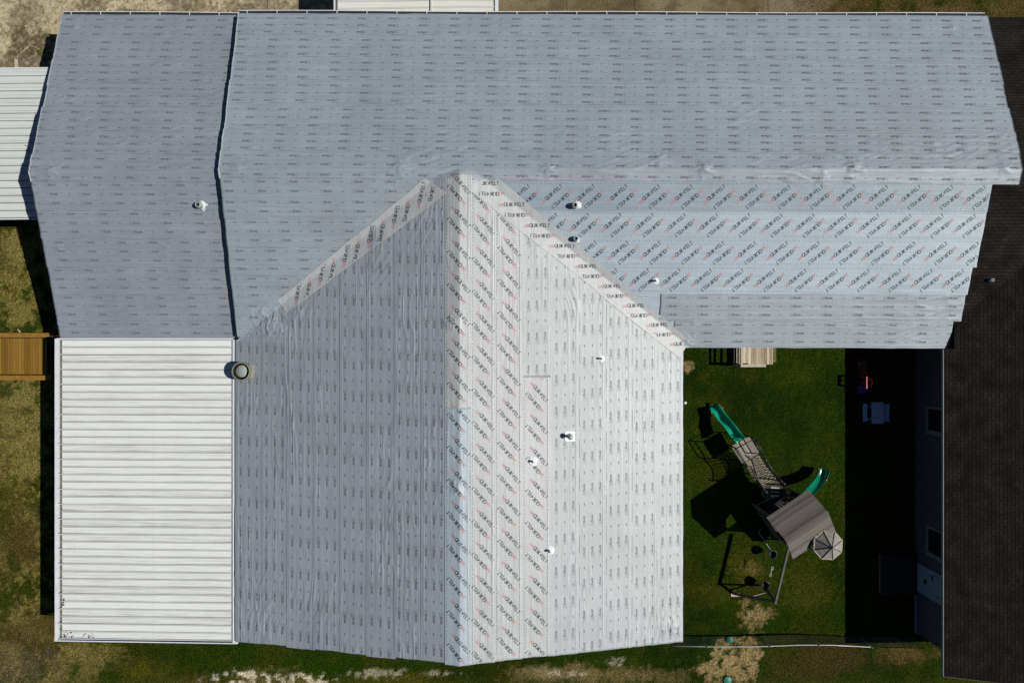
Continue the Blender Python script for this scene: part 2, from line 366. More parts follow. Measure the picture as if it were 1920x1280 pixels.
sheet('concrete_pad', np.arange(xm, x1+6, .09), np.arange(13.5, 19, .09), .004, conc_right, M_conc, keep=keepR)
mb = MB()
for px in (1063, 1190, 1440, 808):
    x, y = W(px, 10); mb.box(x-.012, 13.5, .0042, x+.012, 19, .0085)
for pts in ([(500, -20), (503, 30)], [(513, -20), (515, 30)]):
    a = W(*pts[0]); b = W(*pts[1]); mb.bar((a[0], a[1], .006), (b[0], b[1], .006), .02, .005)
tag(mb.build('slab_joints', M_dark), kind='structure')

# ------------------------------------------------------------------ roof surface of the house
YR, ZR = 7.26, 5.10
WD = .36
ZG = 5.22
KT, KF, KL, KR = .2774, .288, .2157, .2231
XG0, XG1 = -2.21, -2.19                                       # gable ridge x at its north and south end
def gx(y): return XG0+(XG1-XG0)*(7.26-y)/20.9
def zmain(x, y): return np.minimum(ZR-KT*(y-YR), ZR-KF*(YR-y))
def zgab(x, y): return np.where(y < 9, np.minimum(ZG-KL*(gx(y)-x), ZG-KR*(x-gx(y)))-.45*np.maximum(y-7.05, 0), -9)
def zroof(x, y): return np.maximum(zmain(x, y), zgab(x, y))
def zwing(x, y): return zmain(x, y)-WD
ZD = 3.12
XD = 19.53                                                     # eave line of the dark shingled wing
def unproj(px, py, zf):
    z = 4.0
    for _ in range(30):
        x, y = W(px, py, z); z = float(zf(np.array(x), np.array(y)))
    return W(px, py, z)
# crumpled star patches where the felt sinks over holes and hips of old vents  (px, py, radius m, amplitude)
STARS = [(95, 322, .42, .035, 1), (447, 311, .35, .03, 0), (752, 311, .55, .035, 0), (1028, 315, .42, .045, 0), (1236, 299, .4, .04, 0), (1320, 315, .42, .045, 0),
         (1598, 312, .42, .05, 0), (1882, 314, .35, .035, 0), (850, 606, .45, .045, 0), (855, 914, .4, .04, 0), (505, 605, .75, .05, 0), (1785, 52, .2, .03, 0), (141, 52, .15, .03, 1), (1258, 1172, .45, .03, 0),
         (560, 585, .5, .03, 0), (1540, 335, .4, .02, 0), (1290, 640, .35, .03, 0)]
SW = [(*unproj(a, b, zwing if wg else zroof), r, am, wg) for (a, b, r, am, wg) in STARS]
ZW = [(*unproj(a, b, zwing if wg else zroof), rx, ry, an, wg) for (a, b, rx, ry, an, wg) in
      [(500, 600, 1.0, .8, .8, 0), (560, 610, .8, .9, 1.3, 0), (795, 430, .7, 1.3, 1.35, 0), (715, 490, .5, 1.2, 1.1, 0), (1760, 285, 3.6, .8, .18, 0), (1560, 300, 3, .5, .1, 0),
       (1500, 332, 2, .3, 3.0, 0), (790, 292, 1.2, .5, .3, 0), (150, 222, 1.6, .6, .35, 1), (350, 305, 1.6, .35, .2, 1), (110, 470, 1.2, .5, -.5, 1), (115, 600, .9, .6, -.7, 1), (395, 250, 1.2, .4, .25, 1),
       (1240, 1165, .8, 1.3, 1.2, 0), (500, 1150, 1.0, 1.5, 1.2, 0), (730, 880, .6, 2.2, 1.4, 0), (600, 1120, 1.4, 1.2, 1.25, 0), (470, 760, .6, 1.5, 1.3, 0), (1080, 560, .6, 1.2, 1.7, 0)]]
def wrinkle(x, y, st, amp=1., wg=0, seed=0):
    """relief of the loose felt in metres; st = 0 rolls run along x, 1 along y"""
    s, t = (x, y) if st == 0 else (y, x)
    m = np.clip((fbm(s*.22, t*.7, 301+seed, 3)-.42)*4, 0, 1)
    warp = (fbm(s*.35, t*.5, 311, 3)-.5)*1.2
    n = vn(s*.45+warp*.3, (t+warp*.12)*9, 321+seed); r1 = (1-np.abs(2*n-1))**5
    n = vn(s*.8, (t+warp*.25)*4.2, 331+seed); r2 = (1-np.abs(2*n-1))**7
    a1 = (s*.94+t*.34); b1 = (t*.94-s*.34)
    n = vn(a1*.5, b1*5.5, 341+seed); r3 = (1-np.abs(2*n-1))**6*np.clip((fbm(x*.45, y*.45, 351, 2)-.58)*7, 0, 1)
    if st == 1:
        n = vn(s*.22+warp*.2, (t+warp*.05)*15, 371); r1 = (1-np.abs(2*n-1))**4
        h = 1.5*amp*(.0042*r1*(.3+m)+.008*r2*m+.002*r3)
    else: h = 1.5*amp*(.0065*r1*(.25+m)+.009*r2*m+.014*r3)
    h = h+.006*amp*(vn(s*1.1, t*2.3, 361)-.5)
    for (zx, zy, rx, ry, an, g) in ZW:
        if g != wg: continue
        k = np.exp(-((x-zx)/rx)**2-((y-zy)/ry)**2)
        a2 = x*cos(an)+y*sin(an); b2 = y*cos(an)-x*sin(an)+.15*np.sin(a2*1.7)
        h = h+.020*k*((1-np.abs(2*vn(a2*.6, b2*6.5, 381)-1))**3+.5*(1-np.abs(2*vn(a2*1.1, b2*11, 382)-1))**3)
    for (cx, cy, r, am, g) in SW:
        if g != wg: continue
        dx, dy = x-cx, y-cy; d = np.sqrt(dx*dx+dy*dy)
        sel = d < 3*r
        if not np.any(sel): continue
        th = np.arctan2(dy, dx)+.5*np.sin(d*6+cx)
        pl = (1-np.abs(np.sin(th*2.5+cx*3)))**3
        h = h+np.where(sel, 1.7*am*(np.exp(-(d/(r*.55))**2)*.7+pl*np.exp(-(d/r)**2)*.8+.35*(vn(x*9+cx, y*9, 77)-.5)*np.exp(-(d/r)**2)), 0)
    return h

# ------------------------------------------------------------------ stroke lettering for the printed felt
GL = {'Q': [(0, .12, 0, .88), (0, .94, .6, .94), (.6, .88, .6, .12), (0, .06, .6, .06), (.34, .2, .5, -.16)],
      'U': [(0, 1, 0, .12), (0, .06, .58, .06), (.58, .12, .58, 1)], 'I': [(.1, 0, .1, 1)],
      'K': [(0, 0, 0, 1), (.05, .5, .5, 1), (.05, .5, .5, 0)], '-': [(.02, .5, .4, .5), (.21, .3, .21, .7)],
      'F': [(0, 0, 0, 1), (0, .94, .52, .94), (0, .52, .44, .52)], 'E': [(0, 0, 0, 1), (0, .94, .52, .94), (0, .52, .44, .52), (0, .06, .52, .06)],
      'L': [(0, 0, 0, 1), (0, .06, .5, .06)], 'T': [(.26, 0, .26, 1), (0, .94, .55, .94)],
      'B': [(0, 0, 0, 1), (0, .94, .45, .94), (0, .52, .5, .52), (0, .06, .5, .06), (.48, .9, .48, .56), (.52, .48, .52, .1)],
      'u': [(0, .66, 0, .08), (0, .05, .4, .05), (.4, 0, .4, .66)], 's': [(0, .62, .38, .62), (.02, .6, .02, .36), (0, .34, .38, .34), (.36, .32, .36, .06), (0, .05, .38, .05)],
      't': [(.14, 0, .14, .9), (0, .62, .32, .62), (.14, .04, .32, .04)], 'e': [(0, .06, 0, .6), (0, .62, .4, .62), (.4, .6, .4, .34), (0, .34, .4, .34), (0, .05, .4, .05)],
      'r': [(0, 0, 0, .66), (0, .6, .26, .6)], 'l': [(.06, 0, .06, 1)]}
ADV = {'Q': .8, 'U': .76, 'I': .3, 'K': .66, '-': .5, 'F': .66, 'E': .68, 'L': .62, 'T': .6, 'B': .7, 'u': .56, 's': .54, 't': .44, 'e': .56, 'r': .38, 'l': .2}
def text_segs(txt, size, wd, x0=0, track=1.0):
    out = []; x = x0
    for ch in txt:
        for (a, b, c, d) in GL[ch]: out.append(((x+a*size*track, b*size), (x+c*size*track, d*size), wd))
        x += ADV[ch]*size*track
    return out, x
def quik_segs():
    out = []
    for r_ in range(3):                                        # the small red two-row mark in front of the word
        for q in range(4):
            if (r_*4+q) % 5 != 4: out.append(((-.26+q*.062, .012+r_*.045), (-.212+q*.062, .012+r_*.045), .036, 2))
    sg, x = text_segs('QUIK-FELT', .156, .0235, 0, 1.0)
    out += [(*s_, 1) for s_ in sg]
    cx = (x-.26)/2
    return [((a[0]-cx, a[1]-.074), (b[0]-cx, b[1]-.074), w_, m) for (a, b, w_, m) in out]
def buster_segs():
    sg, x = text_segs('Felt', .10, .007, 0, .8)
    out = [(*s_, 3) for s_ in sg]
    out += [((-.03, -.035), (x-.01, -.035), .008, 3), ((-.03, -.035), (-.03, .1), .006, 3)]
    sg, x2 = text_segs('Buster', .104, .0135, x, .98)
    out += [(*s_, 4) for s_ in sg]
    return [((a[0]-x2/2, a[1]-.04), (b[0]-x2/2, b[1]-.04), w_, m) for (a, b, w_, m) in out]
QS, BS = quik_segs(), buster_segs()
PER = 1.388

house = empty('house', (0, 0, 0))
tag(house, 'long low building with crossing roofs wrapped in grey and white printed felt', 'house')

class Sheet:
    """one roll of felt: a grid in (s,t) with printed marks, built as one mesh"""
    def __init__(s, lo, hi, e0, e1, st, U, zf, base=.004, wg=0, amp=1., seed=0, cover=.09, lofrill=.014):
        s.lo, s.hi, s.e0, s.e1, s.st, s.U, s.zf, s.base, s.wg, s.amp, s.seed, s.cover, s.fr = lo, hi, e0, e1, st, U, zf, base, wg, amp, seed, cover, lofrill
        s.sgn = None
        s.q = []; s.qm = []
    def uv(s, u, v):
        tm = s.lo(0*u)*(1-v)+s.hi(0*u)*v
        wav = (vn(tm*3.1, u*0+s.seed, 401)-.5)*.022+(vn(tm*9, u*0+s.seed, 402)-.5)*.014
        S0 = s.e0(tm)+wav*np.clip(1-u*8, 0, 1); S1 = s.e1(tm)+wav*np.clip(1-(1-u)*8, 0, 1)
        S = S0+(S1-S0)*u
        lo = s.lo(S); hi = s.hi(S); dirn = np.sign(hi-lo)
        lo = lo+dirn*(vn(S*1.4, S*0+s.seed, 403)-.5)*s.fr*1.5
        hi = hi+dirn*s.cover
        T = lo*(1-v)+hi*v
        return S, T
    def z(s, x, y, v):
        S_, T_ = (x, y) if s.st == 0 else (y, x)
        dist = v*(abs(float(s.hi(np.array(0.))-s.lo(np.array(0.))))+s.cover)
        bul = np.exp(-((dist-.115)/.024)**2)*np.clip(.2+1.3*vn(S_*.5, S_*0+s.seed, 411), 0, 1)+.6*np.exp(-((dist-.30-.5*vn(S_*.13, S_*0+s.seed, 412))/.03)**2)*np.clip(2.2*vn(S_*.3, S_*0+s.seed, 413)-1.1, 0, 1)
        return s.zf(x, y)+s.base+.018*(1-v)+.009*bul+wrinkle(x, y, s.st, s.amp, s.wg, 0)
    def vof(s, S, T):
        lo = s.lo(S); hi = s.hi(S)+np.sign(s.hi(S)-s.lo(S))*s.cover
        return (T-lo)/(hi-lo)
    def seg(s, a, b, wd, m):
        d = np.array(b)-np.array(a); L = np.hypot(*d)
        if L < 1e-6: return
        d = d/L; n = np.array((-d[1], d[0]))*wd/2; k = max(1, int(L/.12))
        for i in range(k):
            p = np.array(a)+d*L*i/k; q = np.array(a)+d*L*(i+1)/k
            s.q += [p-n, q-n, q+n, p+n]; s.qm.append(m)
    def stamp(s, segs, c, ang):
        R = np.array((s.U[1], -s.U[0])); U = np.array(s.U)
        ca, sa = cos(ang), sin(ang); X = R*ca+U*sa; Y = -R*sa+U*ca; c = np.array(c)
        for (a, b, w_, m) in segs: s.seg(c+X*a[0]+Y*a[1], c+X*b[0]+Y*b[1], w_, m)
    def st2xy(s, S, T): return (S, T) if s.st == 0 else (T, S)
    def print_buster(s, srange, phase, dashes=True, rows=(.14, .455, .77), per=PER, flip=False):
        S = srange[0]-per+phase*per
        while S < srange[1]+per:
            for i, f in enumerate(rows):
                lo = float(s.lo(np.array(S))); hi = float(s.hi(np.array(S)))
                T = hi+(lo-hi)*f
                so_ = S+(i*.03)*(1 if s.st == 0 else 1)
                s.stamp(BS, s.st2xy(so_, T), random.uniform(-.01, .01))
                x, y = s.st2xy(so_+per/2, T); s.stamp([((-.06, -.012), (.06, -.012), .022, 4), ((.0, .015), (.06, .015), .01, 3)], (x, y), 0)
            if dashes:
                T = float(s.hi(np.array(S)))+(float(s.lo(np.array(S)))-float(s.hi(np.array(S))))*.03
                x, y = s.st2xy(S+.35, T); s.stamp([((-.4, 0), (.4, 0), .011, 4)], (x, y), 0)
            S += per
    def print_quik(s, srange, phase, per=PER, mid=.5, ang=radians(39), lines=(.05, .88)):
        S = srange[0]-per+phase*per
        R = np.array((s.U[1], -s.U[0])); U = np.array(s.U)
        while S < srange[1]+per:
            lo = float(s.lo(np.array(S))); hi = float(s.hi(np.array(S))); T = lo+(hi-lo)*mid
            c = np.array(s.st2xy(S, T))
            s.stamp(QS, c+U*.10-R*.2, ang); s.stamp(QS, c-U*.09+R*.26, ang+pi)
            for f in lines:
                T2 = hi+(lo-hi)*f; x, y = s.st2xy(S, T2)
                s.stamp([((-.52+k*.13, 0), (-.52+k*.13+.1, 0), .009, 4) for k in range(9)]+[((-.68, 0), (-.65, 0), .03, 1)], (x, y), 0)
            S += per
    def nails(s, srange, step=.45):
        S = srange[0]
        while S < srange[1]:
            lo = float(s.lo(np.array(S))); hi = float(s.hi(np.array(S))); T = lo+np.sign(hi-lo)*random.uniform(.02, .06)
            x, y = s.st2xy(S, T); s.stamp([((-.011, 0), (.011, 0), .02, random.choice((3, 3, 4)))], (x, y), 0)
            S += step*random.uniform(.6, 1.4)
    def build(s, name, m, parent, ds=.085, dt=None):
        dt = dt or (.036 if s.st == 0 else .026)
        tmid = float((s.lo(np.array(0.))+s.hi(np.array(0.)))/2)
        Lmax = max(abs(float(s.e1(np.array(t_))-s.e0(np.array(t_)))) for t_ in (float(s.lo(np.array(0.))), float(s.hi(np.array(0.)))))
        wt = abs(float(s.hi(np.array(0.))-s.lo(np.array(0.))))+s.cover
        nu = max(3, int(Lmax/ds)+1); nv = max(4, int(wt/dt)+1)
        u = np.linspace(0, 1, nu); v = np.linspace(0, 1, nv)
        Ug, Vg = np.meshgrid(u, v)
        S, T = s.uv(Ug, Vg); X, Y = (S, T) if s.st == 0 else (T, S)
        Z = s.z(X, Y, Vg)
        V = np.stack([X, Y, Z], -1)
        sk = V[0].copy(); sk[:, 2] = s.zf(sk[:, 0], sk[:, 1])+.0015                # folded lower edge
        e_a = V[:, 0].copy(); e_a[:, 2] -= .03; e_b = V[:, -1].copy(); e_b[:, 2] -= .03
        P = [V.reshape(-1, 3), sk, e_a, e_b, V[0].copy()]
        i = np.arange(nu*nv).reshape(nv, nu)
        Q = [np.stack([i[:-1, :-1], i[:-1, 1:], i[1:, 1:], i[1:, :-1]], -1).reshape(-1, 4)]
        b0 = nu*nv; k = np.arange(nu-1); b3 = b0+nu+2*nv; Q.append(np.stack([b0+k, b0+k+1, b3+k+1, b3+k], -1))
        b1 = b0+nu; k = np.arange(nv-1); Q.append(np.stack([b1+k, i[:-1, 0], i[1:, 0], b1+k+1], -1))
        b2 = b1+nv; Q.append(np.stack([i[:-1, -1], b2+k, b2+k+1, i[1:, -1]], -1))
        Q = np.concatenate(Q); mi = [0]*len(Q); nfelt = len(Q)
        if s.q:
            q = np.array(s.q).reshape(-1, 4, 2); qx, qy = q[..., 0], q[..., 1]
            qs, qt = (qx, qy) if s.st == 0 else (qy, qx)
            vv = s.vof(qs, qt); tm = s.lo(qs*0)*(1-vv)+s.hi(qs*0)*vv
            a0, a1 = s.e0(tm), s.e1(tm); lo_, hi_ = np.minimum(a0, a1), np.maximum(a0, a1)
            ok = ((vv > .012) & (vv < .995) & (qs > lo_+.035) & (qs < hi_-.035)).all(1)
            q = q[ok]; vv = vv[ok]; qm = np.array(s.qm)[ok]
            zz = s.z(q[..., 0], q[..., 1], vv)+.0035+.003*s.amp
            n0 = sum(len(p) for p in P)
            P.append(np.concatenate([q, zz[..., None]], -1).reshape(-1, 3))
            Q = np.concatenate([Q, n0+np.arange(len(q)*4).reshape(-1, 4)]); mi += qm.tolist()
        P = np.concatenate(P)
        # make every felt face look up
        a, b, c = P[Q[:, 0]], P[Q[:, 1]], P[Q[:, 2]]
        nz = ((b-a)[:, 0]*(c-a)[:, 1]-(b-a)[:, 1]*(c-a)[:, 0]); fl = nz < 0
        Q[fl] = Q[fl][:, ::-1]
        me = bpy.data.meshes.new(name); me.from_pydata(P.tolist(), [], Q.tolist())
        me.polygons.foreach_set('material_index', mi)
        me.polygons.foreach_set('use_smooth', [j < (nu-1)*(nv-1) for j in range(len(Q))])
        me.update()
        return link(name, me, [m, M_ink, M_red, M_lite, M_ink2], parent)

def const(v): return lambda t: v+0*np.asarray(t, float)
def line_px(p, q, zf, st=0):
    a = unproj(*p, zf); b = unproj(*q, zf)
    if st == 0: k = (b[1]-a[1])/(b[0]-a[0]); return lambda s: a[1]+k*(np.asarray(s, float)-a[0])
    k = (b[0]-a[0])/(b[1]-a[1]); return lambda s: a[0]+k*(np.asarray(s, float)-a[1])

# --- north slope of the main roof (7 rolls) ---
XL, XR = -12.42, 21.62
def edge(v, j): return const(v+j)
bl = [26, 65.5, 107.5, 150.5, 194.5, 242, 283.5, 335.5]; br_ = [29.5, 71, 115, 157, 201, 247, 287, 344]
LN = [line_px((533, a), (1600, b), zroof) for a, b in zip(bl, br_)]
for k in range(7):
    lo, hi = LN[k], LN[k+1]; last = k == 6
    ph = [.05, .22, .28, .30, .78, .75, .24][k]
    S_ = Sheet(lo, hi, edge(XL, random.uniform(-.015, .015)), edge(XR, random.uniform(-.04, .04)), 0, (0, -1), zroof, base=.006+(.024 if last else 0), amp=(.55 if k < 5 else .8), seed=k*3, cover=(.0 if last else .09))
    S_.print_buster((XL, XR), ph, rows=(.14, .455, .77) if not last else (.14, .5, .82)); S_.nails((XL, XR))
    if last:
        # its far edge lies over the south side: close it with its own row of dashes
        pass
    o = S_.build('felt_course', M_grey, house)
# --- south slope, left part, up to the valley ---
V_L0, V_L1 = unproj(846, 318, zroof), (-12.5, 0.02)
def valleyL(y): return -2.21-(ZG-ZR+KF*(7.26-np.asarray(y, float)))/KL
def valleyR(y): return -2.21+(ZG-ZR+KF*(7.26-np.asarray(y, float)))/KR
fl = [333, 371.5, 409, 463, 516, 564.5, 631.5]
FLN = [line_px((460, a), (760, a+.6), lambda x, y: zmain(x, y)) for a in fl]
for k in range(6):
    lo, hi = FLN[k+1], FLN[k]
    S_ = Sheet(lo, hi, edge(-12.43, random.uniform(-.015, .015)), lambda t: np.maximum(valleyL(t), -12.0)+.12, 0, (0, 1), zroof, base=.006, amp=.9, seed=40+k)
    rows = (.2, .66) if k in (0, 1) else (.14, .455, .77); S_.print_buster((-12.5, -2.5), random.random(), rows=rows, dashes=k > 1); S_.nails((-12.4, -3))
    S_.build('felt_course', M_grey, house)
# --- lower roof of the left wing ---
WX0, WX1 = -20.70, -12.30
wl = [28.5, 71, 113, 157, 201, 247, 290, 342]
WLN = [line_px((130, a-.6), (420, a+.8), zwing) for a in wl]
wj = [0, .01, -.01, .03, -.02, .01, .0]
for k in range(7):
    last = k == 6
    S_ = Sheet(WLN[k], WLN[k+1], edge(WX0, wj[k]), edge(WX1, 0), 0, (0, -1), zwing, base=.006+(.02 if last else 0), wg=1, amp=1.0, seed=60+k, cover=0 if last else .09)
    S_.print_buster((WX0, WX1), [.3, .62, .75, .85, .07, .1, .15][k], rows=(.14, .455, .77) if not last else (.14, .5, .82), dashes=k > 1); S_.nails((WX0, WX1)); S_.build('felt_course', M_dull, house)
wl2 = [340, 394, 447.5, 500.5, 551.5, 601, 634]
WLN2 = [line_px((130, a-.4), (420, a+.4), zwing) for a in wl2]
for k in range(6):
    S_ = Sheet(WLN2[k+1], WLN2[k], edge(WX0, random.uniform(-.02, .02)), edge(WX1, 0), 0, (0, 1), zwing, base=.006, wg=1, amp=1.1, seed=70+k)
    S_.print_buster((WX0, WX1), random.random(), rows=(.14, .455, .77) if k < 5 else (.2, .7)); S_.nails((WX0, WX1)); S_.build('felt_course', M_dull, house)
# --- south slope, right part: four bands of big print, two of small ---
fr_ = [342.5, 397.5, 449.5, 500.5, 551.5, 602, 652]
FRN = [line_px((1250, a-.5), (1700, a+.6), zmain) for a in fr_]
xr = [unproj(p, q, zmain)[0] for p, q in ((1856, 370), (1845, 425), (1835, 475), (1819, 525), (1806, 577), (1783, 627))]
qph = [.52, .38, .64, .33]
for k in range(6):
    m = [M_blue2, M_blue, M_blue, M_blue, M_grey, M_grey][k]
    e0 = (lambda t: valleyR(t)-.1) if k < 4 else const(unproj(1237, 577, zmain)[0] if k == 4 else unproj(1262, 627, zmain)[0])
    S_ = Sheet(FRN[k+1], FRN[k], e0, edge(xr[k], 0), 0, (0, 1), zroof, base=.006 if k < 4 else .012, amp=.35 if k < 4 else .8, seed=90+k)
    rng_ = (float(np.min(e0(np.array(7.)))), xr[k])
    if k < 4: S_.print_quik((-3, xr[k]), qph[k])
    else: S_.print_buster((4, xr[k]), .45+.2*k)
    S_.nails((4, xr[k])); S_.build('felt_course', m, house)
S_ = Sheet(FRN[6], FRN[4], lambda t: valleyR(t)-.1, const(unproj(1275, 600, zmain)[0]), 0, (0, 1), zroof, base=.002, amp=.6, seed=99)
S_.print_quik((5, 9), .2); S_.build('felt_course', M_blue, house)
# --- gable, west slope (8 rolls running north-south) ---
YS = -13.60
cl = [442, 490.5, 538.5, 588, 637, 687.3, 739, 789.5, 836.5]
zg = lambda x, y: np.minimum(ZG-KL*(gx(y)-x), ZG-KR*(x-gx(y)))
CLN = [line_px((a, 760), (a-.5, 1150), zg, 1) for a in cl]
yj = [.0, .04, -.02, .03, 0, -.05, .03, .02]
def valL_y(x): return np.minimum(7.26-(KL*(-2.21-np.asarray(x, float))-ZG+ZR)/KF, 7.4)
def valR_y(x): return np.minimum(7.26-(KR*(np.asarray(x, float)+2.21)-ZG+ZR)/KF, 7.4)
for k in range(8):
    S_ = Sheet(CLN[k], CLN[k+1], const(YS+yj[k]), lambda t: valL_y(t)+.08, 1, (1, 0), zroof, base=.006, amp=1.75, seed=110+k)
    S_.print_buster((YS, 7), [.55, .55, .35, .35, .05, .05, .33, .33][k], dashes=False, rows=(.17, .47, .79)); S_.nails((YS, 6)); S_.build('felt_course', M_shade_g, house)
# --- gable, east slope ---
cr_ = [1280.5, 1233, 1184, 1135.5, 1085.5, 1032.5, 980.5, 928.5, 884]
CRN = [line_px((a, 760), (a-.3, 1150), zg, 1) for a in cr_]
for k in range(5):
    S_ = Sheet(CRN[k], CRN[k+1], const(YS+random.uniform(-.05, .03)), lambda t: valR_y(t)+.08, 1, (-1, 0), zroof, base=.006, amp=.6, seed=130+k)
    S_.print_buster((YS, 7), [.3, .05, .4, .15, .6][k], dashes=k in (1, 2, 3), rows=(.2, .5, .8)); S_.nails((YS, 5)); S_.build('felt_course', M_sunlit_g, house)
ysp = unproj(1010, 706, zg)[1]
S_ = Sheet(CRN[5], CRN[6], const(ysp), lambda t: valR_y(t)+.08, 1, (-1, 0), zroof, base=.006, amp=.6, seed=140)
S_.print_buster((ysp, 7), .2, dashes=False, rows=(.2, .5, .8)); S_.build('felt_course', M_sunlit_g, house)
for (k, y1_, ph) in ((5, const(ysp+.02), .05), (6, lambda t: valR_y(t)+.08, .55), (7, lambda t: valR_y(t)+.08, .2)):
    S_ = Sheet(CRN[k], CRN[k+1], const(YS+random.uniform(-.05, .03)), y1_, 1, (-1, 0), zroof, base=.0065, amp=.7, seed=145+k)
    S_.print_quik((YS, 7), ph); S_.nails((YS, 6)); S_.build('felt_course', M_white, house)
CR8 = line_px((834.5, 760), (834.2, 1150), zg, 1)
ymid = unproj(860, 765, zg)[1]
for (a, b, m, ph, bs) in ((const(ymid-.05), const(7.1), M_white, .4, .024), (const(YS-.05), const(ymid), M_blue_r, .46, .028)):
    S_ = Sheet(CRN[8], CR8, a, b, 1, (-1, 0), zroof, base=bs, amp=1.0, seed=160, cover=0)
    S_.print_quik((YS, 7), ph, mid=.48, lines=(.07, .95)); S_.build('ridge_felt', m, house)
# --- strips of pale felt laid down the two valleys ---
def valley_strip(q0, q1, q2, q3, ph, name='valley_strip'):
    """corners: upper end (a,b) and lower end (c,d) as seen in the photo; the strip follows both slopes"""
    A, B, C_, D = [np.array(unproj(*p, zroof)) for p in (q0, q1, q2, q3)]
    a0 = (A+B)/2; a1 = (C_+D)/2; d = a1-a0; L = np.hypot(*d); d /= L; U = np.array((d[1], -d[0]))
    if d[0] < 0: d_r = -d
    else: d_r = d
    U = np.array((-d_r[1], d_r[0])); nu, nv = int(L/.09)+1, 26
    u, v = np.meshgrid(np.linspace(0, 1, nu), np.linspace(0, 1, nv))
    P = (A*(1-u[..., None])+C_*u[..., None])*(1-v[..., None])+(B*(1-u[..., None])+D*u[..., None])*v[..., None]
    wob = (vn(u*9, v*0+ph*9, 7)-.5)*.06
    P = P+U*wob[..., None]*np.where(np.abs(v-.5) > .48, 1, 0)[..., None]
    def zz(x, y): return zroof(x, y)+.032+wrinkle(x, y, 0, .6)*.6+.006*vn((x*U[0]+y*U[1])*9, (x*d[0]+y*d[1])*.8, 9)
    X, Y = P[..., 0], P[..., 1]; Z = zz(X, Y); V = np.stack([X, Y, Z], -1).reshape(-1, 3)
    i = np.arange(nu*nv).reshape(nv, nu)
    Q = np.stack([i[:-1, :-1], i[:-1, 1:], i[1:, 1:], i[1:, :-1]], -1).reshape(-1, 4); nf = len(Q)
    q = []; qm = []
    R = d_r; c = a0+d*.35+d*ph; s = 0
    wid = np.hypot(*(B-A))
    while s < L-.4:
        for (off, an) in ((U*.08-R*.2, radians(39)), (-U*.11+R*.26, radians(39)+pi)):
            ca, sa = cos(an), sin(an); Xd = R*ca+U*sa; Yd = -R*sa+U*ca; cc = c+off
            for (a, b, w_, m) in QS:
                p0 = cc+Xd*a[0]+Yd*a[1]; p1 = cc+Xd*b[0]+Yd*b[1]; dd = (p1-p0)/max(1e-6, np.hypot(*(p1-p0))); nn = np.array((-dd[1], dd[0]))*w_/2
                pts = [p0-nn, p1-nn, p1+nn, p0+nn]
                ok = True
                for p in pts:
                    tt = (p-a0)@d/L; mid = a0*(1-tt)+a1*tt; hw = (wid*(1-tt)+np.hypot(*(D-C_))*tt)/2*abs(((B-A)/wid)@U)
                    if tt < .01 or tt > .985 or abs((p-mid)@U) > hw-.03: ok = False
                if ok: q += pts; qm.append(m)
        c = c+d*PER; s += PER
    q = np.array(q); qz = zz(q[:, 0], q[:, 1])+.007; n0 = len(V)
    V = np.concatenate([V, np.concatenate([q, qz[:, None]], 1)]); Q = np.concatenate([Q, n0+np.arange(len(q)).reshape(-1, 4)])
    a, b, c2 = V[Q[:, 0]], V[Q[:, 1]], V[Q[:, 2]]; f_ = ((b-a)[:, 0]*(c2-a)[:, 1]-(b-a)[:, 1]*(c2-a)[:, 0]) < 0; Q[f_] = Q[f_][:, ::-1]
    me = bpy.data.meshes.new(name); me.from_pydata(V.tolist(), [], Q.tolist())
    me.polygons.foreach_set('material_index', [0]*nf+qm); me.polygons.foreach_set('use_smooth', [j < nf for j in range(len(Q))])
    link(name, me, [M_white, M_ink, M_red, M_lite, M_ink2], house)
valley_strip((797, 334), (838, 362), (521, 564), (538, 588), .2)
valley_strip((872, 350), (927, 328), (1273, 670), (1295, 639), .1)

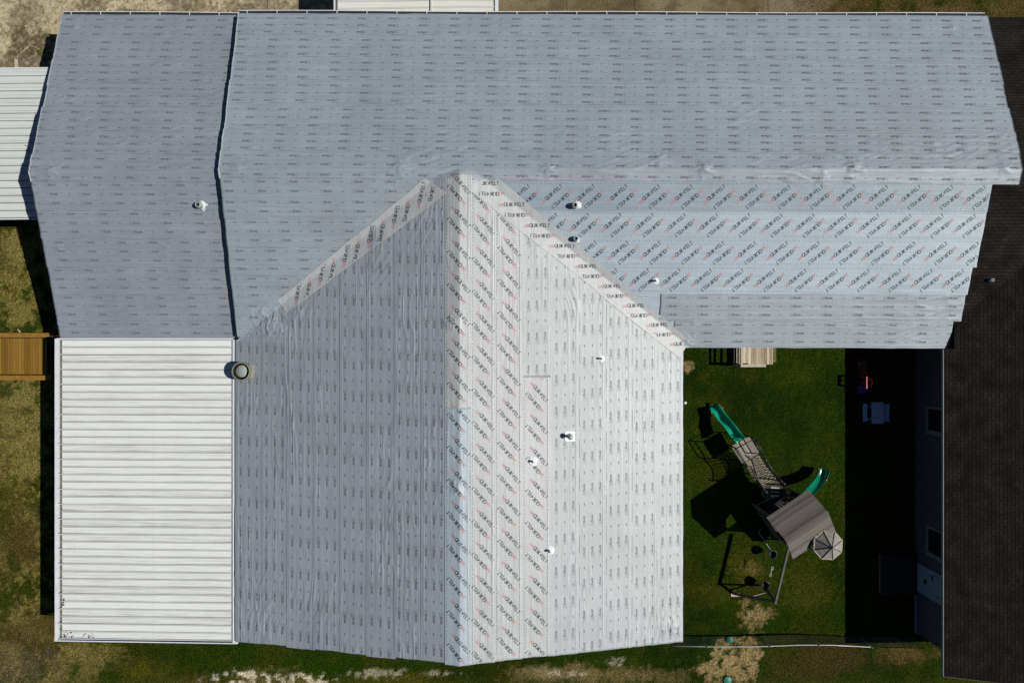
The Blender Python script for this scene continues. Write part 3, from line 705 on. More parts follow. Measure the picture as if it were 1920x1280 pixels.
# --- body of the building under the felt ---
def zsh(x, y):    # shingled part: main roof carried on to the east, and the east wing
    zw = np.minimum(ZD+.285*(x-XD), ZD+.285*(36.4-x)); zw = np.where(y < 8, zw, -9)
    return np.maximum(zmain(x, y), zw)
M_sh = bpy.data.materials.new('brown_shingles'); M_sh.use_nodes = True
def shingle_nodes(m, swap):
    t = m.node_tree; N = t.nodes; L = t.links; b = N['Principled BSDF']; b.inputs['Roughness'].default_value = .95; b.inputs['Specular IOR Level'].default_value = .1
    tc = N.new('ShaderNodeTexCoord'); mp = N.new('ShaderNodeMapping'); L.new(tc.outputs['Object'], mp.inputs[0])
    if swap: mp.inputs['Rotation'].default_value = (0, 0, pi/2)
    br = N.new('ShaderNodeTexBrick'); br.offset = .5; br.inputs['Scale'].default_value = 1
    br.inputs['Brick Width'].default_value = .32; br.inputs['Row Height'].default_value = .145; br.inputs['Mortar Size'].default_value = .016; br.inputs['Bias'].default_value = -.1
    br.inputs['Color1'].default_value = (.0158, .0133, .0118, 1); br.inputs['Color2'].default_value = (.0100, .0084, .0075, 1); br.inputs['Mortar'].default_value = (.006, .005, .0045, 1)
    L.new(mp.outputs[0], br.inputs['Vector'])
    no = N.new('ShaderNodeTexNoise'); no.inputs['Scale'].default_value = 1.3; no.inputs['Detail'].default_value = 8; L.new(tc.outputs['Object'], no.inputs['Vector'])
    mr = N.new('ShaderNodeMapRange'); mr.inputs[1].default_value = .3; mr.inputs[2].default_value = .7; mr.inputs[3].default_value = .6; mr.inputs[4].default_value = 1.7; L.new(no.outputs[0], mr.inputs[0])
    vm = N.new('ShaderNodeVectorMath'); vm.operation = 'SCALE'; L.new(br.outputs[0], vm.inputs[0]); L.new(mr.outputs[0], vm.inputs['Scale']); L.new(vm.outputs[0], b.inputs['Base Color'])
    bp = N.new('ShaderNodeBump'); bp.inputs['Distance'].default_value = .012; L.new(br.outputs['Fac'], bp.inputs['Height']); bp.invert = True; L.new(bp.outputs[0], b.inputs['Normal'])
shingle_nodes(M_sh, False)
M_sh2 = bpy.data.materials.new('brown_shingles_wing'); M_sh2.use_nodes = True; shingle_nodes(M_sh2, True)
ye_n = 14.68
mb = MB()
mb.prism([(20.0, YR), (40, YR), (40, ye_n), (20.0, ye_n)], lambda x, y: float(zmain(x, y))-.14, lambda x, y: float(zmain(x, y))-.004)
vy = lambda x: (ZD-3.009+(x-XD)*.285)/.288                                       # valley between main slope and wing
mb.prism([(19.7, -.30), (19.92, -.30), (19.92, vy(19.92)), (27.0, vy(27.0)), (27.0, YR), (19.7, YR)], lambda x, y: float(zmain(x, y))-.14, lambda x, y: float(zmain(x, y))-.004)
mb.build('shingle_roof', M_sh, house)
mb = MB()
mb.prism([(XD, -15.12), (28.0, -15.12), (28.0, vy(28.0)), (19.93, vy(19.93)), (19.93, -.34), (XD, -.34)], lambda x, y: ZD-.12+.285*(x-XD), lambda x, y: ZD+.285*(x-XD))
mb.prism([(28.0, -15.12), (36.4, -15.12), (36.4, 8), (28.0, 8)], lambda x, y: ZD-.12+.285*(36.4-x), lambda x, y: ZD+.285*(36.4-x))
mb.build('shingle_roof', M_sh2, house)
# decking under the felt
mb = MB()
def dk(poly, zf, off=-.0): mb.prism(poly, lambda x, y: float(zf(x, y))-.17, lambda x, y: float(zf(x, y))-.004)
zT = lambda x, y: ZR-KT*(y-YR); zF = lambda x, y: ZR-KF*(YR-y)
eN = lambda x: float(LN[0](x))-.03; eS = -.02
dk([(XL+.03, YR), (20.0, YR), (20.0, eN(20.0)), (XL+.03, eN(XL))], zT)
dk([(XL+.03, YR), (-2.21, YR), (-12.3, .12), (XL+.03, .12)], zF)
dk([(-2.21, YR), (20.0, YR), (19.75, -.2), (7.74, -.2)], zF)
dk([(gx(7), 6.9), (-12.45, .03), (-12.45, YS+.03), (gx(YS), YS+.03)], lambda x, y: ZG-KL*(gx(y)-x))
dk([(gx(7), 6.9), (7.72, -.05), (7.72, YS+.03), (gx(YS), YS+.03)], lambda x, y: ZG-KR*(x-gx(y)))
dk([(WX0+.04, YR), (WX1, YR), (WX1, float(WLN[0](WX1))-.03), (WX0+.04, float(WLN[0](WX0))-.03)], lambda x, y: zT(x, y)-WD)
dk([(WX0+.04, YR), (WX1, YR), (WX1, .2), (WX0+.04, .2)], lambda x, y: zF(x, y)-WD)
mb.build('roof_deck', M_deck, house)
# walls with gabled tops
def wallbody(x0, x1, y0, y1, zf, drop=.2, n=12):
    mb = MB()
    def side(pts):
        for a, b in zip(pts[:-1], pts[1:]):
            mb.face([(a[0], a[1], 0), (b[0], b[1], 0), (b[0], b[1], float(zf(b[0], b[1]))-drop), (a[0], a[1], float(zf(a[0], a[1]))-drop)])
    fx = np.linspace(x0, x1, n*2+1); fy = np.linspace(y0, y1, n*2+1)
    side([(x, y0) for x in fx]); side([(x1, y) for y in fy]); side([(x, y1) for x in fx[::-1]]); side([(x0, y) for y in fy[::-1]])
    return mb.build('wall', M_wall, house)
wallbody(-20.35, -12.35, .55, 14.4, zwing)
wallbody(-12.3, 20.1, .3, 14.4, zmain)
wallbody(-12.1, 7.4, -13.3, .5, zg)
zwg = lambda x, y: min(ZD+.285*(x-XD), ZD+.285*(36.4-x))
wallbody(20.07, 36.0, -14.4, .5, zwg)
# rake and eave boards
M_edge = mat('grey_drip_edge', (.15, .19, .19), .6)
def board(a, b, zf, w_=.03, h_=.14, dz=-.1, m=M_white_trim):
    mb = MB(); mb.bar((a[0], a[1], float(zf(*a))+dz), (b[0], b[1], float(zf(*b))+dz), w_, h_); mb.build('fascia', m, house)
board((XL+.06, eN(XL)), (XL+.06, YR), zT); board((XL+.06, YR), (XL+.06, .2), zF)
board((7.72, -.1), (7.72, YS), lambda x, y: ZG-KR*(x-gx(y))); board((7.8, -.20), (19.8, -.24), zF)
board((-12.46, YS+.04), (gx(YS), YS+.04), lambda x, y: ZG-KL*(gx(y)-x)); board((gx(YS), YS+.04), (7.72, YS+.04), lambda x, y: ZG-KR*(x-gx(y)))
board((WX0+.07, float(WLN[0](WX0))), (WX0+.07, YR), lambda x, y: zT(x, y)-WD); board((WX0+.07, YR), (WX0+.07, .2), lambda x, y: zF(x, y)-WD)
board((XD-.02, -15.12), (XD-.02, -.36), lambda x, y: ZD, .035, .14, -.08, M_edge)
board((XD, -15.13), (28, -15.13), lambda x, y: ZD+.285*(x-XD), .04, .14, -.08, M_deck)
# gutters along the north eaves
def gutter(x0, y0, x1, y1, z, step=1.36):
    mb = MB(); L = math.hypot(x1-x0, y1-y0); d = ((x1-x0)/L, (y1-y0)/L); n = (-d[1], d[0])
    def P(t, o, z_): return (x0+d[0]*t+n[0]*o, y0+d[1]*t+n[1]*o, z_)
    ks = [0]
    sag = lambda t: .018*sin(t*.45)
    segs = 16
    for i in range(segs):
        a, b = L*i/segs, L*(i+1)/segs
        mb.bar(P(a, .13+sag(a), z-.05), P(b, .13+sag(b), z-.05), .03, .12)
        mb.bar(P(a, .06+sag(a), z-.115), P(b, .06+sag(b), z-.115), .12, .012, 1)
        mb.bar(P(a, -.005, z-.06), P(b, -.005, z-.06), .012, .1)
    t = .4
    while t < L:
        mb.bar(P(t, 0, z+.005), P(t, .13, z+.005), .03, .012); t += step
    mb.build('gutter', [M_white_trim, M_dark], house)
a = unproj(122, 30, zwing); b = unproj(440, 34, zwing)
gutter(WX0+.05, float(WLN[0](WX0))-.01, WX1-.2, float(WLN[0](WX1))-.01, 2.62)
gutter(XL, float(LN[0](XL)), 21.45, float(LN[0](21.45)), 3.0)

# --- openings in the shaded east-wing wall ---
def window(y0, y1, z0, z1, xw=20.07):
    mb = MB(); t = .1
    for (a, b, c, d) in ((y0, y1, z0, z0+t), (y0, y1, z1-t, z1), (y0, y0+t, z0+t, z1-t), (y1-t, y1, z0+t, z1-t)): mb.box(xw-.06, a, c, xw-.004, b, d)
    o = mb.build('window', M_frame, house)
    mb = MB(); mb.box(xw-.03, y0+t+.12, z0+t+.08, xw-.003, y1-t-.06, z1-t-.05); mb.build('pane', M_glass, o)
    mb = MB(); mb.box(xw-.045, y0+t, z0+t, xw-.0035, y0+t+.09, z1-t); mb.box(xw-.045, y0+t, z0+t, xw-.0035, y1-t, z0+t+.05); mb.build('sash', M_frame, o)
window(-4.44, -3.1, .95, 2.35); window(-10.3, -8.85, .95, 2.35)
mb = MB(); mb.box(20.0, -12.3, .3, 20.066, -10.9, 2.35); d_ = mb.build('door', mat('pale_blue_door', (.24, .30, .36), .5, amt=.15, scale=3), house)
for (y, z, a, b, nm) in ((-11.25, 1.5, .12, .05, 'letter_slot'), (-11.6, .95, .1, .1, 'pet_flap'), (-12.0, 1.9, .05, .05, 'handle')):
    mb = MB(); mb.box(19.985, y-a, z-b, 19.999, y+a, z+b); mb.build(nm, M_black, d_)
mb = MB(); mb.box(20.02, -14.41, .01, 20.069, -12.3, .14); mb.build('sill_board', M_frame, house)
mb = MB(); mb.bar((20.03, -14.43, .1), (24, -14.46, .1), .05, .14); mb.build('sill_board', M_frame, house)

# --- vents ---
def rough_disc(mb, c, r, zf, n=20, lump=.03, seed=0, el=1.0):
    rr = random.Random(seed); ring = []
    rad = [0, .35, .7, 1.0]
    pts = [[(c[0], c[1], float(zf(c[0], c[1]))+.06)]]
    for k in rad[1:]:
        row = []
        for i in range(n):
            a = 2*pi*i/n; q = r*k*(1+rr.uniform(-.14, .14)*k); x = c[0]+q*cos(a)*el; y = c[1]+q*sin(a)
            row.append((x, y, float(zf(x, y))+.012+(1-k)*.03+rr.uniform(0, lump)*(1-.5*k)))
        pts.append(row)
    for i in range(n): mb.face([pts[0][0], pts[1][i], pts[1][(i+1) % n]])
    for k in (1, 2):
        for i in range(n): mb.face([pts[k][i], pts[k+1][i], pts[k+1][(i+1) % n], pts[k][(i+1) % n]])
def vent(px, py, zf, h=.35, r=.06, fr=.22, seed=0, kind='pipe', off=(.0, 0)):
    x, y = unproj(px, py, zf); z = float(zf(np.array(x), np.array(y)))
    mb = MB()
    if kind == 'bulky':       # squat hooded vent wrapped in foil
        mb.lathe([(r*1.25, -.05), (r*1.2, h*.5), (r*1.35, h*.62), (r*1.1, h*.95), (r*.8, h*1.0), (r*.7, h*.9)], (x, y, z), 16, 0, caps=False); mb.lathe([(r*.8, h*.99), (r*.6, h*.7), (0, h*.7)], (x, y, z), 16, 1, caps=False)
        o = mb.build('vent_pipe', [M_galv, M_black], house)
    elif kind == 'cap':
        mb.lathe([(r, -.05), (r, h*.7), (r*1.8, h*.75), (r*1.9, h*.9), (r*1.1, h), (0, h*1.02)], (x, y, z), 16)
        o = mb.build('vent_pipe', M_galv, house)
    else:
        mb.lathe([(r, -.05), (r, h), (r*.78, h)], (x, y, z), 14, 0, caps=False); mb.lathe([(r*.78, h), (r*.78, h*.4), (0, h*.4)], (x, y, z), 14, 1, caps=False)
        o = mb.build('vent_pipe', [M_galv, M_black], house)
    mb = MB()
    if kind == 'cap': mb.prism([(x-.22, y-.21), (x+.25, y-.23), (x+.24, y+.2), (x-.2, y+.22)], lambda a, b: float(zf(a, b))+.01, lambda a, b: float(zf(a, b))+.035); mb.lathe([(.13, 0), (.09, .12), (.065, .16)], (x, y, z+.03), 14)
    else: rough_disc(mb, (x+fr*.35+off[0], y+off[1]), fr, zf, seed=seed)
    mb.build('flashing', M_foil, o)
vent(376, 386, zwing, .3, .11, .22, 3, 'bulky', (.04, .02)); vent(1077, 387, zroof, .34, .10, .19, 4, 'bulky', (.05, .03)); vent(1079, 449, zroof, .30, .09, .14, 5, 'bulky')
vent(1227, 527, zroof, .22, .045, .15, 6); vent(1126, 672, zroof, .25, .04, .17, 7); vent(998, 864, zroof, .22, .045, .19, 8); vent(1029, 1031, zroof, .24, .05, .19, 9)
vent(1068, 817, zroof, .5, .06, .2, 10, 'cap')
x, y = unproj(1862, 525, lambda x, y: np.array(ZD+.285*(x-XD))); mb = MB(); z = ZD+.285*(x-XD)
x, y = W(1862, 525, z+.35); mb.lathe([(.07, -.1), (.07, .35), (.05, .35), (.05, .1), (0, .1)], (x, y, z), 14); mb.build('vent_pipe', M_galv, house)
# big round flue by the patio cover
cx, cy = W(452, 696, 3.45); R_ = .40
mb = MB(); mb.lathe([(R_, -.35), (R_, .28), (R_+.012, .30), (R_-.03, .30), (R_-.035, .26)], (cx, cy, 3.2), 40, 0, caps=False); mb.lathe([(R_-.032, .30), (R_-.036, .02), (0, .02)], (cx, cy, 3.2), 40, 1, caps=False); flue = mb.build('flue', [M_tan, M_black], house)
mb = MB(); mb.lathe([(.275, .0), (.275, .05), (.26, .08), (.02, .105), (0, .105)], (cx-.02, cy, 3.26), 32); mb.build('flue_cap', mat('matt_grey_cap', (.26, .30, .29), .7, amt=.06), flue)
mb = MB(); mb.prism([(cx-.1, cy-.32), (cx+.50, cy-.32), (cx+.50, cy+.28), (cx-.1, cy+.28)], lambda a, b: float(zroof(a, b))+.02, lambda a, b: float(zroof(a, b))+.045); mb.build('flashing', mat('dirty_flashing', (.33, .33, .29), .7, amt=.2, scale=9), flue)
# grey board strip at lower rake, downspout stubs
mb = MB(); x, y = W(1281, 720, .8); mb.tube([(7.46, y, 0), (7.46, y, 2.7)], .05); mb.build('downspout', M_white_trim, house)

# ------------------------------------------------------------------ ribbed metal roofs standing by the house
def pan_mat(name, base, dirt, period, y0, amount, stretch=.35):
    m = bpy.data.materials.new(name); m.use_nodes = True; t = m.node_tree; N = t.nodes; L = t.links
    b = N['Principled BSDF']; b.inputs['Roughness'].default_value = .5; b.inputs['Specular IOR Level'].default_value = .3
    tc = N.new('ShaderNodeTexCoord'); sp = N.new('ShaderNodeSeparateXYZ'); L.new(tc.outputs['Object'], sp.inputs[0])
    sb = N.new('ShaderNodeMath'); sb.operation = 'SUBTRACT'; sb.inputs[1].default_value = y0; L.new(sp.outputs[1], sb.inputs[0])
    dv = N.new('ShaderNodeMath'); dv.operation = 'DIVIDE'; dv.inputs[1].default_value = period; L.new(sb.outputs[0], dv.inputs[0])
    fr = N.new('ShaderNodeMath'); fr.operation = 'FRACT'; L.new(dv.outputs[0], fr.inputs[0])
    flr = N.new('ShaderNodeMath'); flr.operation = 'FLOOR'; L.new(dv.outputs[0], flr.inputs[0])
    wn = N.new('ShaderNodeTexWhiteNoise'); wn.noise_dimensions = '1D'; L.new(flr.outputs[0], wn.inputs['W'])
    mp = N.new('ShaderNodeMapping'); mp.inputs['Scale'].default_value = (stretch, 40, 1); L.new(tc.outputs['Object'], mp.inputs[0])
    wm = N.new('ShaderNodeMath'); wm.operation = 'MULTIPLY'; wm.inputs[1].default_value = 7.3; L.new(flr.outputs[0], wm.inputs[0])
    cb = N.new('ShaderNodeCombineXYZ'); L.new(wm.outputs[0], cb.inputs[2])
    av = N.new('ShaderNodeVectorMath'); av.operation = 'ADD'; L.new(mp.outputs[0], av.inputs[0]); L.new(cb.outputs[0], av.inputs[1])
    no = N.new('ShaderNodeTexNoise'); no.inputs['Scale'].default_value = 1.6; no.inputs['Detail'].default_value = 7; no.inputs['Roughness'].default_value = .7; L.new(av.outputs[0], no.inputs['Vector'])
    n2 = N.new('ShaderNodeTexNoise'); n2.inputs['Scale'].default_value = .35; n2.inputs['Detail'].default_value = 3; L.new(tc.outputs['Object'], n2.inputs['Vector'])
    e = N.new('ShaderNodeMapRange'); e.inputs[1].default_value = .0; e.inputs[2].default_value = .22; e.inputs[3].default_value = .20; e.inputs[4].default_value = 0; L.new(fr.outputs[0], e.inputs[0])
    s1 = N.new('ShaderNodeMath'); s1.operation = 'ADD'; L.new(no.outputs[0], s1.inputs[0]); L.new(e.outputs[0], s1.inputs[1])
    q = N.new('ShaderNodeMath'); q.operation = 'MULTIPLY_ADD'; q.inputs[1].default_value = .12; L.new(wn.outputs[0], q.inputs[0]); L.new(s1.outputs[0], q.inputs[2])
    q2 = N.new('ShaderNodeMath'); q2.operation = 'MULTIPLY_ADD'; q2.inputs[1].default_value = .12; L.new(n2.outputs[0], q2.inputs[0]); L.new(q.outputs[0], q2.inputs[2])
    mr = N.new('ShaderNodeMapRange'); mr.inputs[1].default_value = .62; mr.inputs[2].default_value = .90; mr.inputs[3].default_value = 0; mr.inputs[4].default_value = amount; L.new(q2.outputs[0], mr.inputs[0])
    mx = N.new('ShaderNodeMix'); mx.data_type = 'RGBA'; mx.inputs[6].default_value = (*base, 1); mx.inputs[7].default_value = (*dirt, 1)
    L.new(mr.outputs[0], mx.inputs[0]); L.new(mx.outputs[2], b.inputs['Base Color'])
    return m
M_darkline = mat('dark_grey_line', (.065, .068, .06), .9, amt=.3, scale=4)
def metal_roof(name, label, cat, x0, x1, y0, y1, z0, z1, per, mats, skew=0, posts=(), rib=.045, parentlist=None, dark_side=1, xoff=0, ribh=.05):
    """pans between raised ribs running along x; z0 at x0, z1 at x1"""
    t = empty(name, (x0, y0, 0)); tag(t, label, cat)
    zf = lambda x, y: z0+(z1-z0)*(x-x0)/(x1-x0)
    mp_, mr_, mg_ = mats
    mb = MB(); mb.prism([(x0, y0), (x1, y0+skew), (x1, y1+skew), (x0, y1)], lambda x, y: zf(x, y)-.05, zf); mb.build('pan', mp_, t)
    n = int(round((y1-y0)/per)); p = (y1-y0)/n
    r_ = MB()
    for i in range(n+1):
        y = y0+i*p
        r_.bar((x0+.0+(0 if i % 2 else xoff), y, zf(x0, y)+ribh/2-.004), (x1, y+skew, zf(x1, y)+ribh/2-.004), rib, ribh)
        if i < n:
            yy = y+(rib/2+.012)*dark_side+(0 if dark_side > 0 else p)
            r_.bar((x0+.02, yy, zf(x0+.02, y)+.001), (x1, yy+skew, zf(x1, y)+.001), .034, .006, 1)  # narrow dark line along one side of each rib
    r_.build('rib', [mr_, mg_], t)
    return t, zf
# patio cover, lower left
PX0, PX1 = W(116, 0, 2.62)[0], W(436, 0, 2.86)[0]; PY1, PY0 = W(0, 636, 2.75)[1], W(0, 1198, 2.72)[1]
M_pan = pan_mat('streaked_white_pan', (.715, .735, .71), (.17, .172, .155), (PY1-PY0)/40, PY0, .95)
pc, zf_ = metal_roof('patio_cover', 'large white ribbed metal patio roof with grey dirt streaks, beside the round flue', 'patio cover', PX0, PX1, PY0, PY1, 2.60, 2.84, .345, (M_pan, M_wmetal, M_darkline), xoff=-.14, dark_side=-1, rib=.03)
xg0, xg1 = W(103, 0, 2.66)[0], W(111, 0, 2.66)[0]
mb = MB(); mb.box(xg0, PY0-.06, 2.42, xg0+.11, PY1+.03, 2.68); mb.box(xg0+.11, PY0, 2.46, PX0+.02, PY1, 2.50, 1); mb.bar((xg0, PY0-.07, 2.6), (PX1+.2, PY0-.1, 2.82), .05, .2); mb.bar((xg0+.1, PY1+.03, 2.62), (PX1, PY1+.03, 2.86), .05, .14)
mb.build('gutter', [M_white_trim, mat('gutter_sludge', (.16, .16, .14), .9, amt=.4, scale=6)], pc)
mb = MB(); mb.box(PX1+.03, PY0-.12, 2.80, PX1+.25, PY1-.02, 2.93); mb.build('ledger', M_white_trim, pc)
pan_o = [c for c in pc.children if c.name.startswith('pan')][0]
mb = MB()
for k in range(40):                                            # rows of fixing screws
    y = PY0+(k+.5)*(PY1-PY0)/40
    for px in (139, 289):
        x = W(px, 0, 2.7)[0]
        for dy in (-.06, .06): mb.box(x-.012, y+dy-.012, zf_(x, y), x+.012, y+dy+.012, zf_(x, y)+.012)
tag(mb.build('screws', mat('rusty_screw', (.42, .42, .39), .8), pan_o), kind='stuff')
for y in (PY0+.25, PY0+4.8, PY0+9.3, PY1-.6):
    mb = MB(); mb.box(PX0+.1, y-.05, 0, PX0+.2, y+.05, 2.56); mb.build('post', M_white_trim, pc)
mb = MB(); rr = random.Random(4)
for i in range(46):                                            # dead leaves caught in the corner of the pan
    x = PX0+.1+rr.random()**2*1.5; y = PY0+.06+rr.random()**1.5*.25
    if i > 34: x, y = PX0+.02+rr.random()*.1, PY0+1.45+rr.random()*.4
    a = rr.uniform(0, 6); s = rr.uniform(.02, .05); z = zf_(x, y)+.012
    mb.face([(x+s*cos(a+k*pi/2)*(1 if k % 2 else .5), y+s*sin(a+k*pi/2), z+rr.uniform(0, .02)) for k in range(4)])
tag(mb.build('leaf_litter', mat('dead_leaf', (.05, .045, .03), .9, amt=.4)), 'dark dead leaves caught in the corner of the white patio roof', 'leaves', kind='stuff')
# carport canopy, left edge
CX1 = W(94, 0, 2.75)[0]; CY1 = W(0, 129, 2.75)[1]; CY0 = W(0, 409, 2.75)[1]
M_pan2 = pan_mat('greenish_white_pan', (.57, .60, .585), (.25, .26, .24), .35, CY0, .5)
cc, _ = metal_roof('carport', 'pale green-white ribbed metal carport roof at the left edge, shaded by the felted wing', 'carport', -31, CX1, CY0-.1, CY1-.1, 2.75, 2.75, .345, (M_pan2, mat('dull_rib', (.42, .46, .44), .5), M_darkline), skew=.1, dark_side=1, rib=.02, ribh=.025)
mb = MB(); mb.bar((-31, CY1-.07, 2.70), (CX1, CY1+.03, 2.70), .05, .16); mb.build('edge_trim', M_white_trim, cc)
mb = MB(); mb.bar((-31, CY0-.13, 2.70), (CX1, CY0-.03, 2.70), .04, .16); mb.build('edge_trim', M_white_trim, cc)
for (x, y) in ((-30.6, CY1-.4), (-30.6, CY0+.3), (CX1-.3, CY1-.4), (CX1-.3, CY0+.3)):
    mb = MB(); mb.box(x-.05, y-.05, 0, x+.05, y+.05, 2.69); mb.build('post', M_white_trim, cc)
# small awning roof behind the house (two bays)
AX0, AXm, AX1 = W(632, 0, 2.6)[0], W(804, 0, 2.6)[0], W(928, 0, 2.6)[0]; AY0 = W(0, 30, 2.6)[1]
M_pan3 = pan_mat('cream_pan', (.66, .66, .60), (.3, .29, .24), .35, AY0, .6)
aw, _ = metal_roof('awning', 'white two-bay metal awning against the top eave of the felted roof', 'awning', AX0, AXm, AY0, AY0+3.4, 2.5, 2.5, .34, (M_pan3, M_wmetal, M_darkline), skew=.08, dark_side=1, rib=.035)
mb = MB(); mb.box(AXm+.12, AY0, 2.46, AX1, AY0+3.45, 2.51)
mb.build('pan', M_pan3, aw)
mb = MB()
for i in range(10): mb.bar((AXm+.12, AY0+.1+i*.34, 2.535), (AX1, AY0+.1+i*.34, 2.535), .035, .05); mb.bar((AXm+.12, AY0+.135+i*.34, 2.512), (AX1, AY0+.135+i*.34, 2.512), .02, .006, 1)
mb.build('rib', [M_wmetal, M_darkline], aw)
mb = MB(); mb.box(AX1, AY0-.1, 2.42, AX1+.16, AY0+3.5, 2.58); mb.build('edge_trim', M_white_trim, aw)
mb = MB(); mb.box(AX0-.16, AY0-.1, 2.42, AX0-.11, AY0+3.5, 2.58); mb.build('edge_trim', M_white_trim, aw)
mb = MB(); mb.box(AXm+.07, AY0-.1, 2.45, AXm+.11, AY0+3.5, 2.56); mb.build('edge_trim', M_white_trim, aw)
mb = MB(); mb.box(AX0-.11, AY0-.1, 2.44, AX0, AY0+3.5, 2.47); mb.build('gutter', M_darkline, aw)
mb = MB(); mb.box(AXm, AY0-.1, 2.44, AXm+.07, AY0+3.5, 2.46); mb.build('gutter', M_darkline, aw)
for (x, y) in ((AX0-.05, AY0+3.3), (AX1, AY0+3.3), (AX0-.05, AY0+.2), (AX1, AY0+.2)):
    mb = MB(); mb.box(x-.05, y-.05, 0, x+.05, y+.05, 2.44); mb.build('post', M_white_trim, aw)

# ------------------------------------------------------------------ timber ramp at the left edge
rz = .45
rp = empty('wooden_ramp', (*W(40, 668, 0), 0)); tag(rp, 'orange-brown stained wooden deck walkway with side rails at the left edge', 'deck')
M_stain = mat('stained_timber', (.20, .10, .012), .7, amt=.25, scale=4, c2=(.27, .14, .02))
xe, yt = W(88, 634, rz); _, yb = W(88, 702, rz)
M_deckb = plank_mat('stained_boards', pi/2, .14, ((.13, .072, .008), (.27, .155, .022)), gap=.09)
mb = MB(); x = xe
mb.box(-31, yb, rz-.04, xe, yt, rz); mb.build('deck_boards', M_deckb, rp)
for (pxe, pa, pb) in ((99.5, 624, 632.5), (95, 703.5, 712.5)):
    z = .98; xx, ya = W(pxe, pa, z); _, yb2 = W(pxe, pb, z)
    mb = MB(); mb.box(-31, yb2, z-.04, xx, ya, z); mb.build('handrail', M_stain, rp)
    for k in range(5):
        x = xx-.12-k*1.8; mb = MB(); mb.box(x-.045, (ya+yb2)/2-.045, 0, x+.045, (ya+yb2)/2+.045, z-.041); mb.build('post', M_stain, rp)
for yy in (yt-.1, yb+.1):
    mb = MB(); mb.box(-31, yy-.02, .1, xe-.02, yy+.02, rz-.042); mb.build('joist', M_stain, rp)

# ------------------------------------------------------------------ back-door landing under the right eave
ld = empty('door_landing', (*W(1420, 670, 0), 0)); tag(ld, 'weathered wooden landing with steps against the house wall above the lawn', 'steps')
M_lb = plank_mat('patchy_boards', pi/2, .13, ((.20, .13, .065), (.62, .55, .42)), gap=.07)
lx0, ly1 = W(1389, 640, .55); lx1, ly0 = W(1449, 683, .55)
mb = MB(); mb.box(lx0, ly0, .50, lx1, .28, .55); mb.build('deck_boards', M_lb, ld)
z = 1.25; rx0, ry0 = W(1389, 688, z); rx1, _ = W(1452, 688, z)
mb = MB(); mb.box(rx0, ry0, z-.04, rx1-.4, ry0+.13, z); mb.box(rx0-.0, ry0+.133, z-.04, rx0+.09, .28, z); mb.build('handrail', M_pale_wood, ld)
mb = MB()
for zz in (.25, .6, .95): mb.box(rx0-.005+(zz-1.2)*.0, ry0+.14, zz-.05, rx0+.03, .28, zz+.05)
mb.build('rail_board', M_pale_wood, ld)
for (x, y) in ((rx0+.05, ry0+.06), (rx1-.75, ry0+.06)):
    mb = MB(); mb.box(x-.045, y-.05, 0, x+.045, y+.04, z-.045); mb.build('post', M_pale_wood, ld)
sx0, sy0 = W(1449, 679, .3); sx1, _ = W(1458, 679, .3)
mb = MB(); mb.box(lx1+.01, sy0, .26, lx1+.26, .28, .30); mb.box(lx1+.01, sy0, 0, lx1+.04, .28, .259); mb.build('tread', mat('mossy_board', (.13, .105, .035), .9, amt=.3, scale=8), ld)

# ------------------------------------------------------------------ playset
ps = empty('playset', (12.3, -7.6, 0)); tag(ps, 'wooden backyard playset with two green slides, rope bridge, shingle-plank roof and swings', 'playset')
A1, A2 = W3(1437, 970, 2.9), W3(1516, 917.5, 2.9); R1, R2 = W3(1474, 1014, 3.5), W3(1553, 960, 3.5); B1, B2 = W3(1487, 1048, 2.9), W3(1567, 995, 2.9)
dirv = np.array(A2)-np.array(A1); ang = math.atan2(dirv[1], dirv[0])
M_roofp = plank_mat('grey_roof_planks', ang, .105, ((.085, .072, .062), (.175, .155, .14)), gap=.1)
def slab(name, pts, th, m, parent, up=True):
    mb = MB(); n = len(pts); top = [np.array(p) for p in pts]; bot = [p-np.array((0, 0, th)) for p in top]
    a = sum(pts[i][0]*pts[(i+1) % n][1]-pts[(i+1) % n][0]*pts[i][1] for i in range(n))
    if a < 0: top = top[::-1]; bot = bot[::-1]
    mb.face(top); mb.face(bot[::-1])
    for i in range(n): j = (i+1) % n; mb.face([bot[i], bot[j], top[j], top[i]])
    return mb.build(name, m, parent)
slab('roof_panel', [A1, A2, R2, R1], .04, M_roofp, ps)
R1_, R2_, B1_, B2_ = map(np.array, (R1, R2, B1, B2))
def onB(px, py):      # a point of the photo carried on to the second roof plane
    n = np.cross(R2_-R1_, B1_-R1_); o = np.array((0, 0, H)); d = np.array(((px-960)/F, -(py-640)/F, -1.0)); t = ((R1_-o)@n)/(d@n); return o+d*t
slab('roof_panel', [R1_+(0, 0, -.003), R2_+(0, 0, -.003), B2_, onB(1556, 998), onB(1545, 994), onB(1530, 1003), onB(1519, 1014), onB(1514, 1024), onB(1513, 1031), B1_], .04, M_roofp, ps)
